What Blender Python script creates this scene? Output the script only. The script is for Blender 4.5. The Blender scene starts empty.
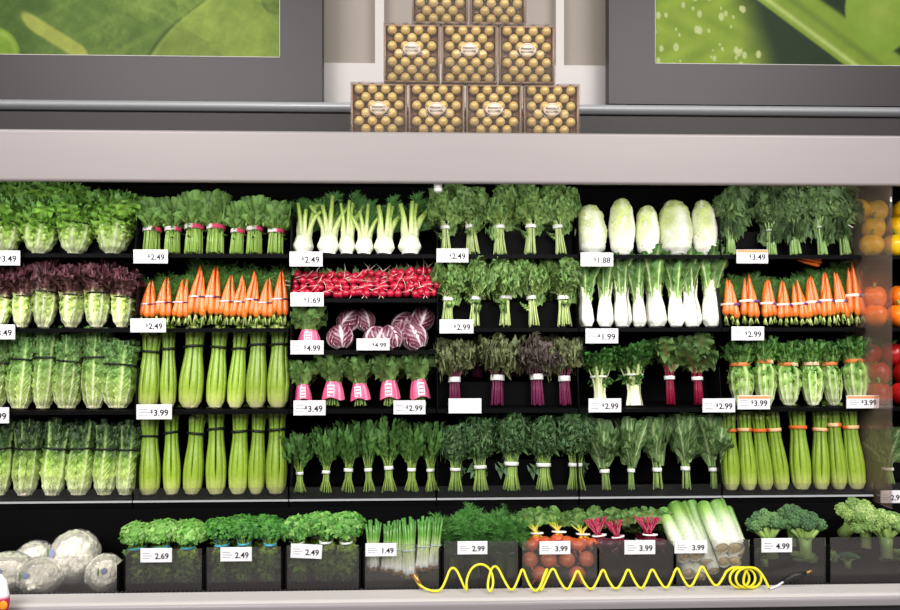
import bpy, math, random
import numpy as np
from mathutils import Matrix, Vector, Euler

# ------------------------------------------------------------ camera, world, light
scene = bpy.context.scene
COL = scene.collection
FOC = 720.0
CAMY, CAMZ, YAW = -2.4, 1.35, math.radians(1.8)
cam_data = bpy.data.cameras.new('camera')
cam = bpy.data.objects.new('camera', cam_data)
COL.objects.link(cam)
cam.location = (0, CAMY, CAMZ)
cam.rotation_euler = (math.radians(90), 0, -YAW)
cam_data.sensor_width = 36.0
cam_data.lens = 36.0 * FOC / 900.0
cam_data.clip_start = 0.05
scene.camera = cam

world = bpy.data.worlds.new('store_ambient')
scene.world = world
world.use_nodes = True
world.node_tree.nodes['Background'].inputs[0].default_value = (1.0, 0.97, 0.95, 1)
world.node_tree.nodes['Background'].inputs[1].default_value = 0.22

def area(name, loc, target, sx, sy, power, color=(1, 1, 1)):
    d = bpy.data.lights.new(name, 'AREA')
    d.shape = 'RECTANGLE'; d.size = sx; d.size_y = sy; d.energy = power; d.color = color
    o = bpy.data.objects.new(name, d); COL.objects.link(o)
    o.location = loc
    o.rotation_euler = (Vector(target) - Vector(loc)).to_track_quat('-Z', 'Y').to_euler()
    return o
area('aisle_ceiling_light', (0, -4.6, 3.3), (0, 0.1, 1.0), 6.0, 1.2, 185, (1, 0.97, 0.94))
for lx in (-2.0, 2.0): area('aisle_ceiling_light', (lx, -2.6, 3.3), (lx * .75, 0.1, 1.0), 1.8, 0.6, 78, (1, 0.97, 0.94))
area('canopy_strip_light', (0, -0.30, 1.712), (0, 0.0, 1.38), 3.7, 0.03, 17, (1, 0.99, 0.95))

scene.view_settings.view_transform = 'Standard'
scene.view_settings.look = 'None'
scene.view_settings.gamma = 1
scene.view_settings.use_curve_mapping = False
scene.view_settings.exposure = 0.0

# ------------------------------------------------------------ helpers
def P(px, py, y):
    """point where the sight line through a photo pixel meets the plane at depth y"""
    a, b = (px - 450) / FOC, (305 - py) / FOC
    dx = math.sin(YAW) + a * math.cos(YAW); dy = math.cos(YAW) - a * math.sin(YAW)
    t = (y - CAMY) / dy
    return Vector((dx * t, y, CAMZ + b * t))
def XP(px, y): return P(px, 305, y).x
def mpp(px, y):
    """metres per photo pixel at that depth"""
    a = (px - 450) / FOC
    return (y - CAMY) / (math.cos(YAW) - a * math.sin(YAW)) / FOC

def C(r, g, b):
    f = lambda c: (c / 255 / 12.92) if c / 255 <= 0.04045 else ((c / 255 + 0.055) / 1.055) ** 2.4
    return np.array([f(r), f(g), f(b)])
def mixc(a, b, k): return a * (1 - k) + b * k
def stops(t, st):
    xs = [s[0] for s in st]
    return np.stack([np.interp(t, xs, [s[1][i] for s in st]) for i in range(3)], -1)
def curve(t, pts): return np.interp(t, [p[0] for p in pts], [p[1] for p in pts])
def sm(t, pts):
    """smooth interpolation"""
    xs = np.array([p[0] for p in pts], float); ys = np.array([p[1] for p in pts], float)
    t = np.clip(t, xs[0], xs[-1])
    i = np.clip(np.searchsorted(xs, t, side='right') - 1, 0, len(xs) - 2)
    k = (t - xs[i]) / (xs[i + 1] - xs[i]); k = k * k * (3 - 2 * k)
    return ys[i] * (1 - k) + ys[i + 1] * k

_gf = {}
def gfaces(nu, nv, closed=False):
    k = (nu, nv, closed)
    if k not in _gf:
        i, j = np.meshgrid(np.arange(nu - 1), np.arange(nv if closed else nv - 1), indexing='ij')
        j2 = (j + 1) % nv
        _gf[k] = np.stack([i * nv + j, i * nv + j2, (i + 1) * nv + j2, (i + 1) * nv + j], -1).reshape(-1, 4)
    return _gf[k]

class MB:
    def __init__(s): s.v = []; s.c = []; s.q = []; s.t = []; s.n = 0
    def add(s, V, quads=None, tris=None, col=(0.5, 0.5, 0.5)):
        V = np.asarray(V, float).reshape(-1, 3)
        c = np.asarray(col, float)
        if c.ndim == 1: c = np.tile(c, (len(V), 1))
        s.v.append(V); s.c.append(c.reshape(-1, 3))
        if quads is not None and len(quads): s.q.append(np.asarray(quads) + s.n)
        if tris is not None and len(tris): s.t.append(np.asarray(tris) + s.n)
        s.n += len(V)
    def merge(s, o, M=None):
        if not o.n: return
        V = np.concatenate(o.v)
        if M is not None:
            M = np.array(M); V = V @ M[:3, :3].T + M[:3, 3]
        s.add(V, np.concatenate(o.q) if o.q else None, np.concatenate(o.t) if o.t else None, np.concatenate(o.c))
    def box(s, x0, x1, y0, y1, z0, z1, col=(0.5, 0.5, 0.5)):
        V = [(x, y, z) for x in (x0, x1) for y in (y0, y1) for z in (z0, z1)]
        s.add(V, [(0, 1, 3, 2), (4, 6, 7, 5), (0, 4, 5, 1), (2, 3, 7, 6), (0, 2, 6, 4), (1, 5, 7, 3)], None, col)
    def prism(s, prof, x0, x1, col=(0.5, 0.5, 0.5)):
        """profile of (y, z) points extruded along x"""
        n = len(prof)
        V = [(x0, p[0], p[1]) for p in prof] + [(x1, p[0], p[1]) for p in prof]
        q = [(i, (i + 1) % n, n + (i + 1) % n, n + i) for i in range(n)]
        t = [(0, i + 1, i) for i in range(1, n - 1)] + [(n, n + i, n + i + 1) for i in range(1, n - 1)]
        s.add(V, q, t, col)
    def tube(s, pts, rad, seg=6, col=(0.5, 0.5, 0.5), caps=True, flat=1.0):
        pts = np.asarray(pts, float); n = len(pts)
        rad = np.broadcast_to(np.asarray(rad, float), (n,))
        T = np.gradient(pts, axis=0); T /= np.linalg.norm(T, axis=1, keepdims=True) + 1e-12
        ref = np.array([0, 1.0, 0]) if abs(T[0][1]) < 0.9 else np.array([1.0, 0, 0])
        A = np.cross(T, ref); A /= np.linalg.norm(A, axis=1, keepdims=True) + 1e-12
        B = np.cross(T, A)
        a = np.linspace(0, 2 * np.pi, seg, endpoint=False)
        V = pts[:, None] + rad[:, None, None] * (A[:, None] * np.cos(a)[None, :, None] + flat * B[:, None] * np.sin(a)[None, :, None])
        c = np.asarray(col, float)
        if c.ndim == 2: c = np.repeat(c, seg, axis=0)
        s.add(V, gfaces(n, seg, True), None, c)
        if caps:
            b = s.n - n * seg
            t0 = [(b, b + i + 1, b + i) for i in range(1, seg - 1)]
            e = b + (n - 1) * seg
            t1 = [(e, e + i, e + i + 1) for i in range(1, seg - 1)]
            s.t.append(np.array(t0 + t1))
    def blob(s, c, r, col, nu=8, nv=10, fn=None):
        u = np.linspace(0, np.pi, nu)[:, None]; v = np.linspace(0, 2 * np.pi, nv, endpoint=False)[None]
        D = np.stack([np.sin(u) * np.cos(v), np.sin(u) * np.sin(v), np.cos(u) + 0 * v], -1)
        k = fn(D) if fn else 1.0
        V = np.asarray(c) + D * (np.asarray(r) * np.ones(3)) * (k[..., None] if fn else 1)
        cc = col(D).reshape(-1, 3) if callable(col) else col
        s.add(V, gfaces(nu, nv, True), None, cc)
    def build(s, name, smooth=True):
        me = bpy.data.meshes.new(name)
        V = np.concatenate(s.v).astype(np.float32)
        Q = np.concatenate(s.q).astype(np.int32) if s.q else np.zeros((0, 4), np.int32)
        T = np.concatenate(s.t).astype(np.int32) if s.t else np.zeros((0, 3), np.int32)
        me.vertices.add(len(V)); me.vertices.foreach_set('co', V.ravel())
        me.loops.add(Q.size + T.size)
        me.loops.foreach_set('vertex_index', np.concatenate([Q.ravel(), T.ravel()]))
        me.polygons.add(len(Q) + len(T))
        me.polygons.foreach_set('loop_start', np.concatenate([np.arange(len(Q)) * 4, Q.size + np.arange(len(T)) * 3]).astype(np.int32))
        me.polygons.foreach_set('loop_total', np.concatenate([np.full(len(Q), 4), np.full(len(T), 3)]).astype(np.int32))
        me.update(calc_edges=True)
        me.polygons.foreach_set('use_smooth', np.full(len(me.polygons), smooth))
        ca = me.color_attributes.new('Col', 'FLOAT_COLOR', 'POINT')
        cc = np.concatenate([np.concatenate(s.c), np.ones((len(V), 1))], 1).astype(np.float32)
        ca.data.foreach_set('color', cc.ravel())
        me.validate()
        return me
    def bounds(s):
        V = np.concatenate(s.v); return V.min(0), V.max(0)

# ------------------------------------------------------------ materials
MATS = {}
def mat_base(name):
    m = bpy.data.materials.new(name); m.use_nodes = True
    return m, m.node_tree.nodes, m.node_tree.links, m.node_tree.nodes['Principled BSDF']
def mat_veg(name, rough=0.45, spec=0.4, noise=0.18, nscale=60, trans=0.0, bump=0.0, bscale=150):
    m, N, L, p = mat_base(name)
    at = N.new('ShaderNodeAttribute'); at.attribute_name = 'Col'
    tc = N.new('ShaderNodeTexCoord')
    nz = N.new('ShaderNodeTexNoise'); nz.inputs['Scale'].default_value = nscale; nz.inputs['Detail'].default_value = 3
    L.new(tc.outputs['Object'], nz.inputs['Vector'])
    oi = N.new('ShaderNodeObjectInfo')
    mr = N.new('ShaderNodeMapRange'); mr.inputs[3].default_value = 1 - noise; mr.inputs[4].default_value = 1 + noise
    L.new(nz.outputs['Fac'], mr.inputs[0])
    mr.inputs[1].default_value = 0.3; mr.inputs[2].default_value = 0.7
    m2 = N.new('ShaderNodeMapRange'); m2.inputs[3].default_value = 0.9; m2.inputs[4].default_value = 1.1
    L.new(oi.outputs['Random'], m2.inputs[0])
    mu = N.new('ShaderNodeMath'); mu.operation = 'MULTIPLY'
    L.new(mr.outputs[0], mu.inputs[0]); L.new(m2.outputs[0], mu.inputs[1])
    vm = N.new('ShaderNodeVectorMath'); vm.operation = 'SCALE'
    L.new(at.outputs['Color'], vm.inputs[0]); L.new(mu.outputs[0], vm.inputs['Scale'])
    L.new(vm.outputs[0], p.inputs['Base Color'])
    p.inputs['Roughness'].default_value = rough
    p.inputs['Specular IOR Level'].default_value = spec
    if bump:
        bz = N.new('ShaderNodeTexNoise'); bz.inputs['Scale'].default_value = bscale; bz.inputs['Detail'].default_value = 3
        L.new(tc.outputs['Object'], bz.inputs['Vector'])
        b = N.new('ShaderNodeBump'); b.inputs['Strength'].default_value = bump; b.inputs['Distance'].default_value = 0.003
        L.new(bz.outputs['Fac'], b.inputs['Height']); L.new(b.outputs[0], p.inputs['Normal'])
    if trans:
        tr = N.new('ShaderNodeBsdfTranslucent'); L.new(vm.outputs[0], tr.inputs[0])
        mx = N.new('ShaderNodeMixShader'); mx.inputs[0].default_value = trans
        out = N['Material Output']
        L.new(p.outputs[0], mx.inputs[1]); L.new(tr.outputs[0], mx.inputs[2]); L.new(mx.outputs[0], out.inputs['Surface'])
    MATS[name] = m
    return m
def mat_plain(name, col, rough=0.5, metal=0.0, spec=0.5, noise=0.0, nscale=20, stretch=None, emit=None):
    m, N, L, p = mat_base(name)
    p.inputs['Base Color'].default_value = (*col, 1)
    p.inputs['Roughness'].default_value = rough; p.inputs['Metallic'].default_value = metal
    p.inputs['Specular IOR Level'].default_value = spec
    if noise:
        tc = N.new('ShaderNodeTexCoord'); mp = N.new('ShaderNodeMapping')
        if stretch: mp.inputs['Scale'].default_value = stretch
        nz = N.new('ShaderNodeTexNoise'); nz.inputs['Scale'].default_value = nscale; nz.inputs['Detail'].default_value = 5
        mr = N.new('ShaderNodeMapRange'); mr.inputs[3].default_value = 1 - noise; mr.inputs[4].default_value = 1 + noise
        vm = N.new('ShaderNodeVectorMath'); vm.operation = 'SCALE'; vm.inputs[0].default_value = col
        L.new(tc.outputs['Object'], mp.inputs[0]); L.new(mp.outputs[0], nz.inputs['Vector'])
        L.new(nz.outputs['Fac'], mr.inputs[0]); L.new(mr.outputs[0], vm.inputs['Scale']); L.new(vm.outputs[0], p.inputs['Base Color'])
    MATS[name] = m
    return m
def mat_clear(name, tint, gloss=0.12, haze=0.0, hazecol=(0.5, 0.5, 0.5), rough=0.08):
    m, N, L, p = mat_base(name)
    N.remove(p); out = N['Material Output']
    tr = N.new('ShaderNodeBsdfTransparent'); tr.inputs[0].default_value = (*tint, 1)
    gl = N.new('ShaderNodeBsdfGlossy'); gl.inputs['Roughness'].default_value = rough; gl.inputs[0].default_value = (0.9, 0.9, 0.9, 1)
    df = N.new('ShaderNodeBsdfDiffuse'); df.inputs[0].default_value = (*hazecol, 1)
    m1 = N.new('ShaderNodeMixShader'); m1.inputs[0].default_value = haze
    m2 = N.new('ShaderNodeMixShader')
    fr = N.new('ShaderNodeFresnel'); fr.inputs[0].default_value = 1.45
    ad = N.new('ShaderNodeMath'); ad.operation = 'MULTIPLY_ADD'; ad.inputs[1].default_value = gloss * 4; ad.inputs[2].default_value = 0.0
    ad.use_clamp = True
    L.new(fr.outputs[0], ad.inputs[0]); L.new(ad.outputs[0], m2.inputs[0])
    L.new(tr.outputs[0], m1.inputs[1]); L.new(df.outputs[0], m1.inputs[2])
    L.new(m1.outputs[0], m2.inputs[1]); L.new(gl.outputs[0], m2.inputs[2]); L.new(m2.outputs[0], out.inputs['Surface'])
    MATS[name] = m
    return m
mat_veg('leaf', trans=0.22, bump=0.25)
mat_veg('crisp', rough=0.32, spec=0.5, noise=0.08, nscale=40)
mat_veg('plain', rough=0.5, noise=0.04)
mat_veg('waxy', rough=0.28, spec=0.5, noise=0.10, nscale=90)
mat_veg('curd', rough=0.6, noise=0.1, bump=0.5, bscale=400)
mat_veg('print', rough=0.5, spec=0.08, noise=0.03, nscale=30)
mat_plain('black', C(5, 5, 6), rough=0.55, spec=0.08, noise=0.25, nscale=60)
mat_plain('black_matte', C(5, 5, 6), rough=0.8, spec=0.08, noise=0.2, nscale=30)
mat_plain('canopy', C(146, 139, 139), rough=0.42, metal=0.15, spec=0.3, noise=0.03, nscale=3, stretch=(1, 1, 8))
mat_plain('bumper', C(138, 132, 136), rough=0.4, metal=0.1, noise=0.05, nscale=14, stretch=(1, 8, 8))
mat_plain('kick', C(38, 36, 38), rough=0.6)
mat_plain('wall', C(150, 141, 132), rough=0.7, noise=0.05, nscale=2, stretch=(4, 1, 0.3))
mat_plain('white_trim', C(190, 184, 182), rough=0.5, noise=0.02)
mat_plain('frame', C(42, 38, 40), rough=0.5, noise=0.05, nscale=5, stretch=(1, 1, 10))
mat_plain('rail_metal', C(186, 188, 192), rough=0.35, metal=0.15)
mat_plain('dark_trim', C(40, 35, 35), rough=0.6)
mat_plain('floor', C(150, 145, 140), rough=0.3, noise=0.1, nscale=2)
mat_plain('hose', C(232, 222, 40), rough=0.35)
mat_plain('brass', C(190, 140, 80), rough=0.3, metal=0.8)
mat_plain('tag_holder', C(225, 225, 228), rough=0.2)
mat_plain('ink', C(14, 12, 22), rough=0.6)
mat_plain('ink_pale', C(120, 116, 132), rough=0.6)
mat_plain('paper', C(238, 236, 240), rough=0.5)
mat_plain('orange_paper', C(224, 150, 96), rough=0.5)
mat_plain('rubber_black', C(14, 16, 18), rough=0.5)
mat_plain('gold_tray', C(158, 120, 88), rough=0.35, metal=0.4)
mat_plain('sensor_white', C(235, 235, 240), rough=0.3)
mat_clear('acrylic_lip', (0.92, 0.92, 0.93), gloss=0.08, haze=0.012, hazecol=(0.6, 0.6, 0.6))
mat_clear('acrylic_bin', (0.74, 0.74, 0.74), gloss=0.10, haze=0.045, hazecol=(0.6, 0.56, 0.55))
mat_clear('acrylic_light', (0.9, 0.9, 0.9), gloss=0.12, haze=0.05, hazecol=(0.6, 0.57, 0.55))
mat_clear('acrylic_panel', (0.86, 0.80, 0.77), gloss=0.07, haze=0.11, hazecol=(0.50, 0.38, 0.32), rough=0.25)  # frosted sheet; the brown haze colour paints in its reflections
mat_clear('film', (0.97, 0.97, 0.97), gloss=0.12, haze=0.20, hazecol=(0.95, 0.95, 0.97), rough=0.15)
mat_clear('box_lid', (0.97, 0.96, 0.95), gloss=0.06, haze=0.03, hazecol=(0.8, 0.75, 0.72), rough=0.1)

# ------------------------------------------------------------ object helpers
def link(name, me, mat, parent=None):
    o = bpy.data.objects.new(name, me); COL.objects.link(o)
    if mat is not None and not me.materials: me.materials.append(MATS[mat])
    if parent is not None: o.parent = parent
    return o
def tag(o, label, cat, group=None):
    o['label'] = label; o['category'] = cat
    if group: o['group'] = group
    return o
def struct(o): o['kind'] = 'structure'; return o
def empty(name, loc):
    o = bpy.data.objects.new(name, None); o.empty_display_size = 0.05; COL.objects.link(o); o.location = loc
    return o
def part(name, mb, mat, subs=(), label=None, smooth=True):
    return dict(name=name, me=mb.build(name, smooth), mat=mat, subs=list(subs), label=label)
def spawn(parts, name, label, cat, group, loc, rot=(0, 0, 0), scale=(1, 1, 1), R=None):
    """one thing: a single mesh, or an Empty with its parts"""
    def add(pt, parent):
        o = link(pt['name'], pt['me'], pt['mat'], parent)
        if pt['label']: o['label'] = pt['label']
        for s in pt['subs']: add(s, o)
        return o
    if len(parts) == 1 and not parts[0]['subs']:
        root = link(name, parts[0]['me'], parts[0]['mat'])
        root.location = loc
    else:
        root = empty(name, loc)
        for pt in parts: add(pt, root)
    root.rotation_euler = R.to_euler() if R is not None else rot
    root.scale = scale
    return tag(root, label, cat, group)
ORD = ['first', 'second', 'third', 'fourth', 'fifth', 'sixth', 'seventh', 'eighth', 'ninth', 'tenth', 'eleventh', 'twelfth', 'thirteenth']

# ------------------------------------------------------------ plant shapes (metres, base at the origin, axis up)
def wrap_leaf(mb, th, H, prof, W, blade, ribc, rs=1.0, nt=16, nv=9, ruf=0.0, fr=5.0, ribw=0.12, ribh=0.0, bl=0.0, nvein=9,
              flare=0.0, tip=0.0, t1=1.0, vein=0.0, rnd=None, br=1.0, ribfade=1.0, edgec=None, brv=.14):
    rnd = rnd or random
    t = np.linspace(0, 1, nt)[:, None]; v = np.linspace(-1, 1, nv)[None]
    R = prof(t) * rs; w = W(t)
    ang = th + v * w / np.maximum(R, 0.6 * w)
    ph = rnd.uniform(0, 6.28)
    grow = np.clip(t * 2.2 - 0.2, 0, 1)
    e = np.abs(v) ** 2 * ruf * grow * np.sin(2 * np.pi * fr * t + ph + (v > 0) * 1.9)
    e2 = np.abs(v) ** 3 * ruf * grow * np.sin(2 * np.pi * fr * 1.9 * t + ph * 2)
    tipr = ruf * 0.8 * np.clip(t * 3 - 2, 0, 1) * np.sin(v * 9 + ph)
    vn = np.sin(2 * np.pi * (nvein * t - 2.2 * np.abs(v)) + ph)
    off = e + tipr - bl * vn * np.clip(np.abs(v) * 4 - 0.3, 0, 1) + ribh * np.exp(-(v / 0.22) ** 2) * (1 - 0.6 * t) + flare * t ** 3
    X = (R + off) * np.cos(ang); Y = (R + off) * np.sin(ang)
    Z = H * t1 * (t - tip * t ** 4 * v ** 2) + e2 * 0.7 + 0 * v
    tt = t + 0 * v; vv = v + 0 * t
    cb = stops(tt, blade); cr = stops(tt, ribc)
    k = np.exp(-(vv / ribw) ** 2) * (1 - (1 - ribfade) * tt)
    k = np.clip(k + vein * np.clip(vn * 1.6 - 0.9, 0, 1), 0, 1)
    c = cb * (1 - k[..., None]) + cr * k[..., None]
    if edgec is not None:
        ke = (np.clip((np.abs(vv) - .78) / .22, 0, 1) * np.clip(tt * 2.2 - .5, 0, 1))[..., None]; c = c * (1 - ke) + edgec * ke
    c = c * (br * rnd.uniform(1 - brv, 1 + brv))
    mb.add(np.stack([X, Y, Z], -1), gfaces(nt, nv), None, c)

def free_leaf(mb, p0, d0, out, L, Wf, blade, ribc, bend=0.6, nt=10, nv=7, ruf=0.0, fr=4.0, cup=0.0, lobe=0.0, nl=5, ribw=0.12,
              vein=0.0, rnd=None, twist=0.0, curl=0.0):
    rnd = rnd or random
    d0 = np.asarray(d0, float); d0 = d0 / np.linalg.norm(d0)
    out = np.asarray(out, float); out = out - d0 * np.dot(out, d0)
    n = np.linalg.norm(out); out = out / n if n > 1e-6 else np.array([0, -1.0, 0])
    side = np.cross(d0, out)
    s = np.linspace(0, 1, nt)
    a = bend * s
    D = d0[None] * np.cos(a)[:, None] + out[None] * np.sin(a)[:, None]
    Nn = -d0[None] * np.sin(a)[:, None] + out[None] * np.cos(a)[:, None]
    Pc = np.asarray(p0) + np.concatenate([[np.zeros(3)], np.cumsum((D[1:] + D[:-1]) / 2, 0)]) * L / (nt - 1)
    v = np.linspace(-1, 1, nv)
    S = s[:, None]; V = v[None]
    W = Wf(S)
    if lobe: W = W * (1 - lobe * (0.5 + 0.5 * np.cos(2 * np.pi * nl * S)) * np.clip(S * 5, 0, 1))
    ph = rnd.uniform(0, 6.28)
    off = ruf * np.abs(V) ** 1.5 * np.sin(2 * np.pi * fr * S + ph + (V > 0) * 2.1) + cup * V ** 2 * W
    if curl: off = off + curl * np.abs(V) ** 2 * np.sin(2 * np.pi * fr * 2.3 * S + ph * 1.7 + V * 2)
    tw = twist * S
    sx = W * V * np.cos(tw); sn = W * V * np.sin(tw) + off
    dz = ruf * 0.7 * np.abs(V) ** 2 * np.cos(2 * np.pi * fr * S + ph)
    X = Pc[:, None] + side[None, None] * sx[..., None] + Nn[:, None] * sn[..., None] + D[:, None] * dz[..., None]
    SS = S + 0 * V; VV = V + 0 * S
    cb = stops(SS, blade); cr = stops(SS, ribc)
    k = np.exp(-(VV / ribw) ** 2)
    if vein:
        vn = np.sin(2 * np.pi * (6 * SS - 1.6 * np.abs(VV)))
        k = np.clip(k + vein * np.clip(vn * 2 - 1.2, 0, 1), 0, 1)
    c = (cb * (1 - k[..., None]) + cr * k[..., None]) * rnd.uniform(0.68, 1.32)
    mb.add(X, gfaces(nt, nv), None, c)

def ring(mb, r, z, h, th, col, seg=20, col2=None, split=0.5, ry=None):
    """flat band round a bunch; col2 colours part of its length"""
    a = np.linspace(0, 2 * np.pi, seg, endpoint=False)
    ry = ry or r
    prof = [(0, -h / 2), (th, -h / 2), (th, h / 2), (0, h / 2)]
    V = np.array([[((r + p) * math.cos(x), (ry + p) * math.sin(x), z + q) for p, q in prof] for x in a])
    c = np.tile(np.asarray(col, float), (seg, 4, 1))
    if col2 is not None: c[(a > 3.3) & (a < 3.3 + 2.9 * split)] = col2
    qd = []
    for i in range(seg):
        for j in range(4): qd.append((i * 4 + j, ((i + 1) % seg) * 4 + j, ((i + 1) % seg) * 4 + (j + 1) % 4, i * 4 + (j + 1) % 4))
    mb.add(V, qd, None, c)
def elastic(r, z, col, th=0.0022, ry=None, tilt=0.0):
    mb = MB(); a = np.linspace(0, 2 * np.pi, 25)
    pts = np.stack([r * np.cos(a), (ry or r) * np.sin(a), z + tilt * np.cos(a)], -1)
    mb.tube(pts, th, 5, col, caps=False)
    return mb

def frond(mb, p0, d0, L, col, rnd, n=11, spread=0.35, w=0.0011, sub=True):
    """feathery frond: a stalk with fine side needles"""
    d0 = np.asarray(d0, float); d0 /= np.linalg.norm(d0)
    droop = np.array([rnd.uniform(-.3, .3), rnd.uniform(-.5, .1), -0.35])
    s = np.linspace(0, 1, 5)[:, None]
    pts = np.asarray(p0) + L * (d0 * s + droop * s ** 2 * 0.5)
    mb.tube(pts, np.linspace(w * 1.2, w * 0.5, 5), 3, col, caps=False)
    V = []; T = []; cc = []
    for i in range(n):
        k = 0.2 + 0.8 * i / n
        p = np.asarray(p0) + L * (d0 * k + droop * k * k * 0.5)
        for sgn in (-1, 1):
            q = np.array([sgn * rnd.uniform(.5, 1), rnd.uniform(-.8, .6), rnd.uniform(-.1, .9)])
            q = q / np.linalg.norm(q); l = L * spread * (1.1 - k) + 0.006
            e = p + (q + d0 * 0.5) * l
            for b in range(3 if sub else 1):
                e2 = e + np.array([rnd.uniform(-1, 1), rnd.uniform(-1, 1), rnd.uniform(-1, 1)]) * l * 0.45
                m = np.cross(e2 - p, (0.3, 1, 0.2)); m = m / (np.linalg.norm(m) + 1e-9) * w
                n0 = len(V)
                mid = p + (e2 - p) * (0.0 if b == 0 else 0.45)
                V += [mid - m, mid + m, e2]
                T.append((n0, n0 + 1, n0 + 2))
                f = rnd.uniform(0.7, 1.3); cc += [col * f] * 3
    mb.add(V, None, T, np.array(cc))

def leaflet(V, Q, T, cc, p, n, up, r, col, rnd):
    """small cut leaf of parsley or coriander, three toothed lobes"""
    n = n / np.linalg.norm(n); u = up - n * np.dot(up, n); u = u / (np.linalg.norm(u) + 1e-9); s = np.cross(n, u)
    n0 = len(V)
    V.append(p + n * r * 0.15); cc.append(col * 0.9)
    prof = [(-150, .3), (-95, .95), (-60, .5), (-25, 1.05), (0, .8), (25, 1.05), (60, .5), (95, .95), (150, .3)]
    for a, rr in prof:
        a = math.radians(a + rnd.uniform(-8, 8)); rr = rr * r
        V.append(p + u * rr * math.cos(a) + s * rr * math.sin(a) + n * r * rnd.uniform(-.35, .2)); cc.append(col)
    for i in range(8): T.append((n0, n0 + 1 + i, n0 + 2 + i))
def leaf_mass(mb, cen, rad, n, r, cols, rnd, top_only=True):
    V, T, cc = [], [], []
    for i in range(n):
        d = np.array([rnd.gauss(0, 1), rnd.gauss(0, 1), rnd.gauss(0, 1)]); d /= np.linalg.norm(d)
        if top_only and d[2] < -0.5: d[2] = -d[2]
        p = np.asarray(cen) + d * np.asarray(rad) * rnd.uniform(0.7, 1.05)
        nn = d + np.array([rnd.uniform(-.6, .6), rnd.uniform(-.6, .6) - .2, rnd.uniform(-.3, .8)])
        up = np.array([rnd.uniform(-1, 1), rnd.uniform(-1, 1), rnd.uniform(-.5, 1)])
        leaflet(V, None, T, cc, p, nn, up, r * rnd.uniform(0.7, 1.25), cols[rnd.randrange(len(cols))] * rnd.uniform(.8, 1.2), rnd)
    mb.add(V, None, T, np.array(cc))

def pinch_stems(mb, rnd, n, H, zb, rb, r0, r1, ztop, rad, col, flat=0.8, seg=5, coltop=None):
    """stems from a spread foot through a tie to a spread top; returns tips and directions"""
    tips = []
    for i in range(n):
        a = 2 * math.pi * (i + rnd.random() * 0.7) / n; q = math.sqrt(rnd.uniform(0.15, 1))
        ax = np.array([math.cos(a), math.sin(a) * flat, 0])
        a2 = a + rnd.uniform(-.4, .4); bx = np.array([math.cos(a2), math.sin(a2) * flat, 0])
        zt = ztop * rnd.uniform(0.75, 1.1)
        pts = [ax * r0 * q + np.array([0, 0, rnd.uniform(0, 0.006)]), ax * rb * q * 1.1 + np.array([0, 0, zb * 0.6]), ax * rb * q + np.array([0, 0, zb]),
               bx * (rb + (r1 - rb) * 0.45) * q + np.array([0, 0, (zb + zt) / 2]), bx * r1 * q + np.array([0, 0, zt])]
        pts = np.array(pts); rr = rad * rnd.uniform(0.75, 1.2)
        c = col * rnd.uniform(0.85, 1.12)
        cs = np.array([c, c, c, c if coltop is None else mixc(c, coltop, .5), c if coltop is None else coltop])
        mb.tube(pts, [rr * 1.1, rr, rr, rr * 0.8, rr * 0.5], seg, cs)
        d = pts[-1] - pts[-2] + bx * 0.01
        tips.append((pts[-1], d / np.linalg.norm(d), bx, pts[2], pts[3]))
    return tips
# ------------------------------------------------------------ kinds of produce
WHITE = C(240, 240, 236)
KINDS = {}
def kind(fn, n):
    """n different specimens of one kind"""
    if fn.__name__ not in KINDS:
        vs = []
        for i in range(n):
            rnd = random.Random(hash(fn.__name__.encode().hex()[:6]) % 1 + sum(map(ord, fn.__name__)) * 31 + i * 77)
            parts, h, w = fn(rnd, i)
            vs.append(dict(parts=parts, h=h, w=w))
        KINDS[fn.__name__] = vs
    return KINDS[fn.__name__]

def lettuce_body(rnd, H, prof, blades, ribs, n, Wm, **k):
    mb = MB()
    for i in range(n):
        th = i * 2.4 + rnd.uniform(-.25, .25)
        rs = 1.0 - 0.42 * (1 - i / n)
        wl = Wm * rnd.uniform(0.8, 1.15)
        W = lambda t, wl=wl: wl * sm(t, [(0, .28), (.35, .85), (.75, 1), (1, .55)])
        wrap_leaf(mb, th, H * rnd.uniform(.93, 1.05) * (1.0 if i > n * .3 else 1.05), prof, W, blades, ribs, rs=rs, rnd=rnd, **k)
    return mb

def green_leaf_lettuce(rnd, i):
    H = 0.19
    prof = lambda t: sm(t, [(0, .015), (.12, .036), (.3, .048), (.52, .051), (.60, .044), (.8, .066), (1, .078)])
    bl = [(0, C(222, 232, 178)), (.3, C(178, 212, 98)), (.55, C(128, 180, 60)), (.8, C(124, 172, 76)), (1, C(110, 158, 74))]
    rb = [(0, C(236, 240, 214)), (.4, C(226, 236, 180)), (.7, C(150, 190, 90)), (1, C(80, 140, 50))]
    mb = lettuce_body(rnd, H, prof, bl, rb, 34, .030, brv=.25, ruf=.021, fr=6.5, bl=.0022, ribw=.2, ribh=.004, nt=34, nv=13, vein=.3, nvein=8)
    V = MB(); 
    for q in range(14):
        a = rnd.uniform(0, 6.28); r = rnd.uniform(.01, .055)
        free_leaf(V, (r * math.cos(a), r * math.sin(a), H * .6), (math.cos(a) * .6, math.sin(a) * .6, 1), (math.cos(a), math.sin(a), 0), .085, lambda s: .030 * sm(s, [(0, .4), (.6, 1), (1, .7)]),
                  bl[2:], rb[2:], bend=.9, ruf=.014, fr=3, curl=.006, rnd=rnd, nt=12, nv=11)
    mb.merge(V)
    core = MB(); core.blob((0, 0, .004), (.014, .014, .008), C(225, 222, 196))
    return [part('leaves', mb, 'leaf'), part('cut_stem', core, 'plain'), part('elastic_band', elastic(.050, H * .58, C(18, 30, 22), .003, tilt=.003), 'plain')], H * 1.08, .135
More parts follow.
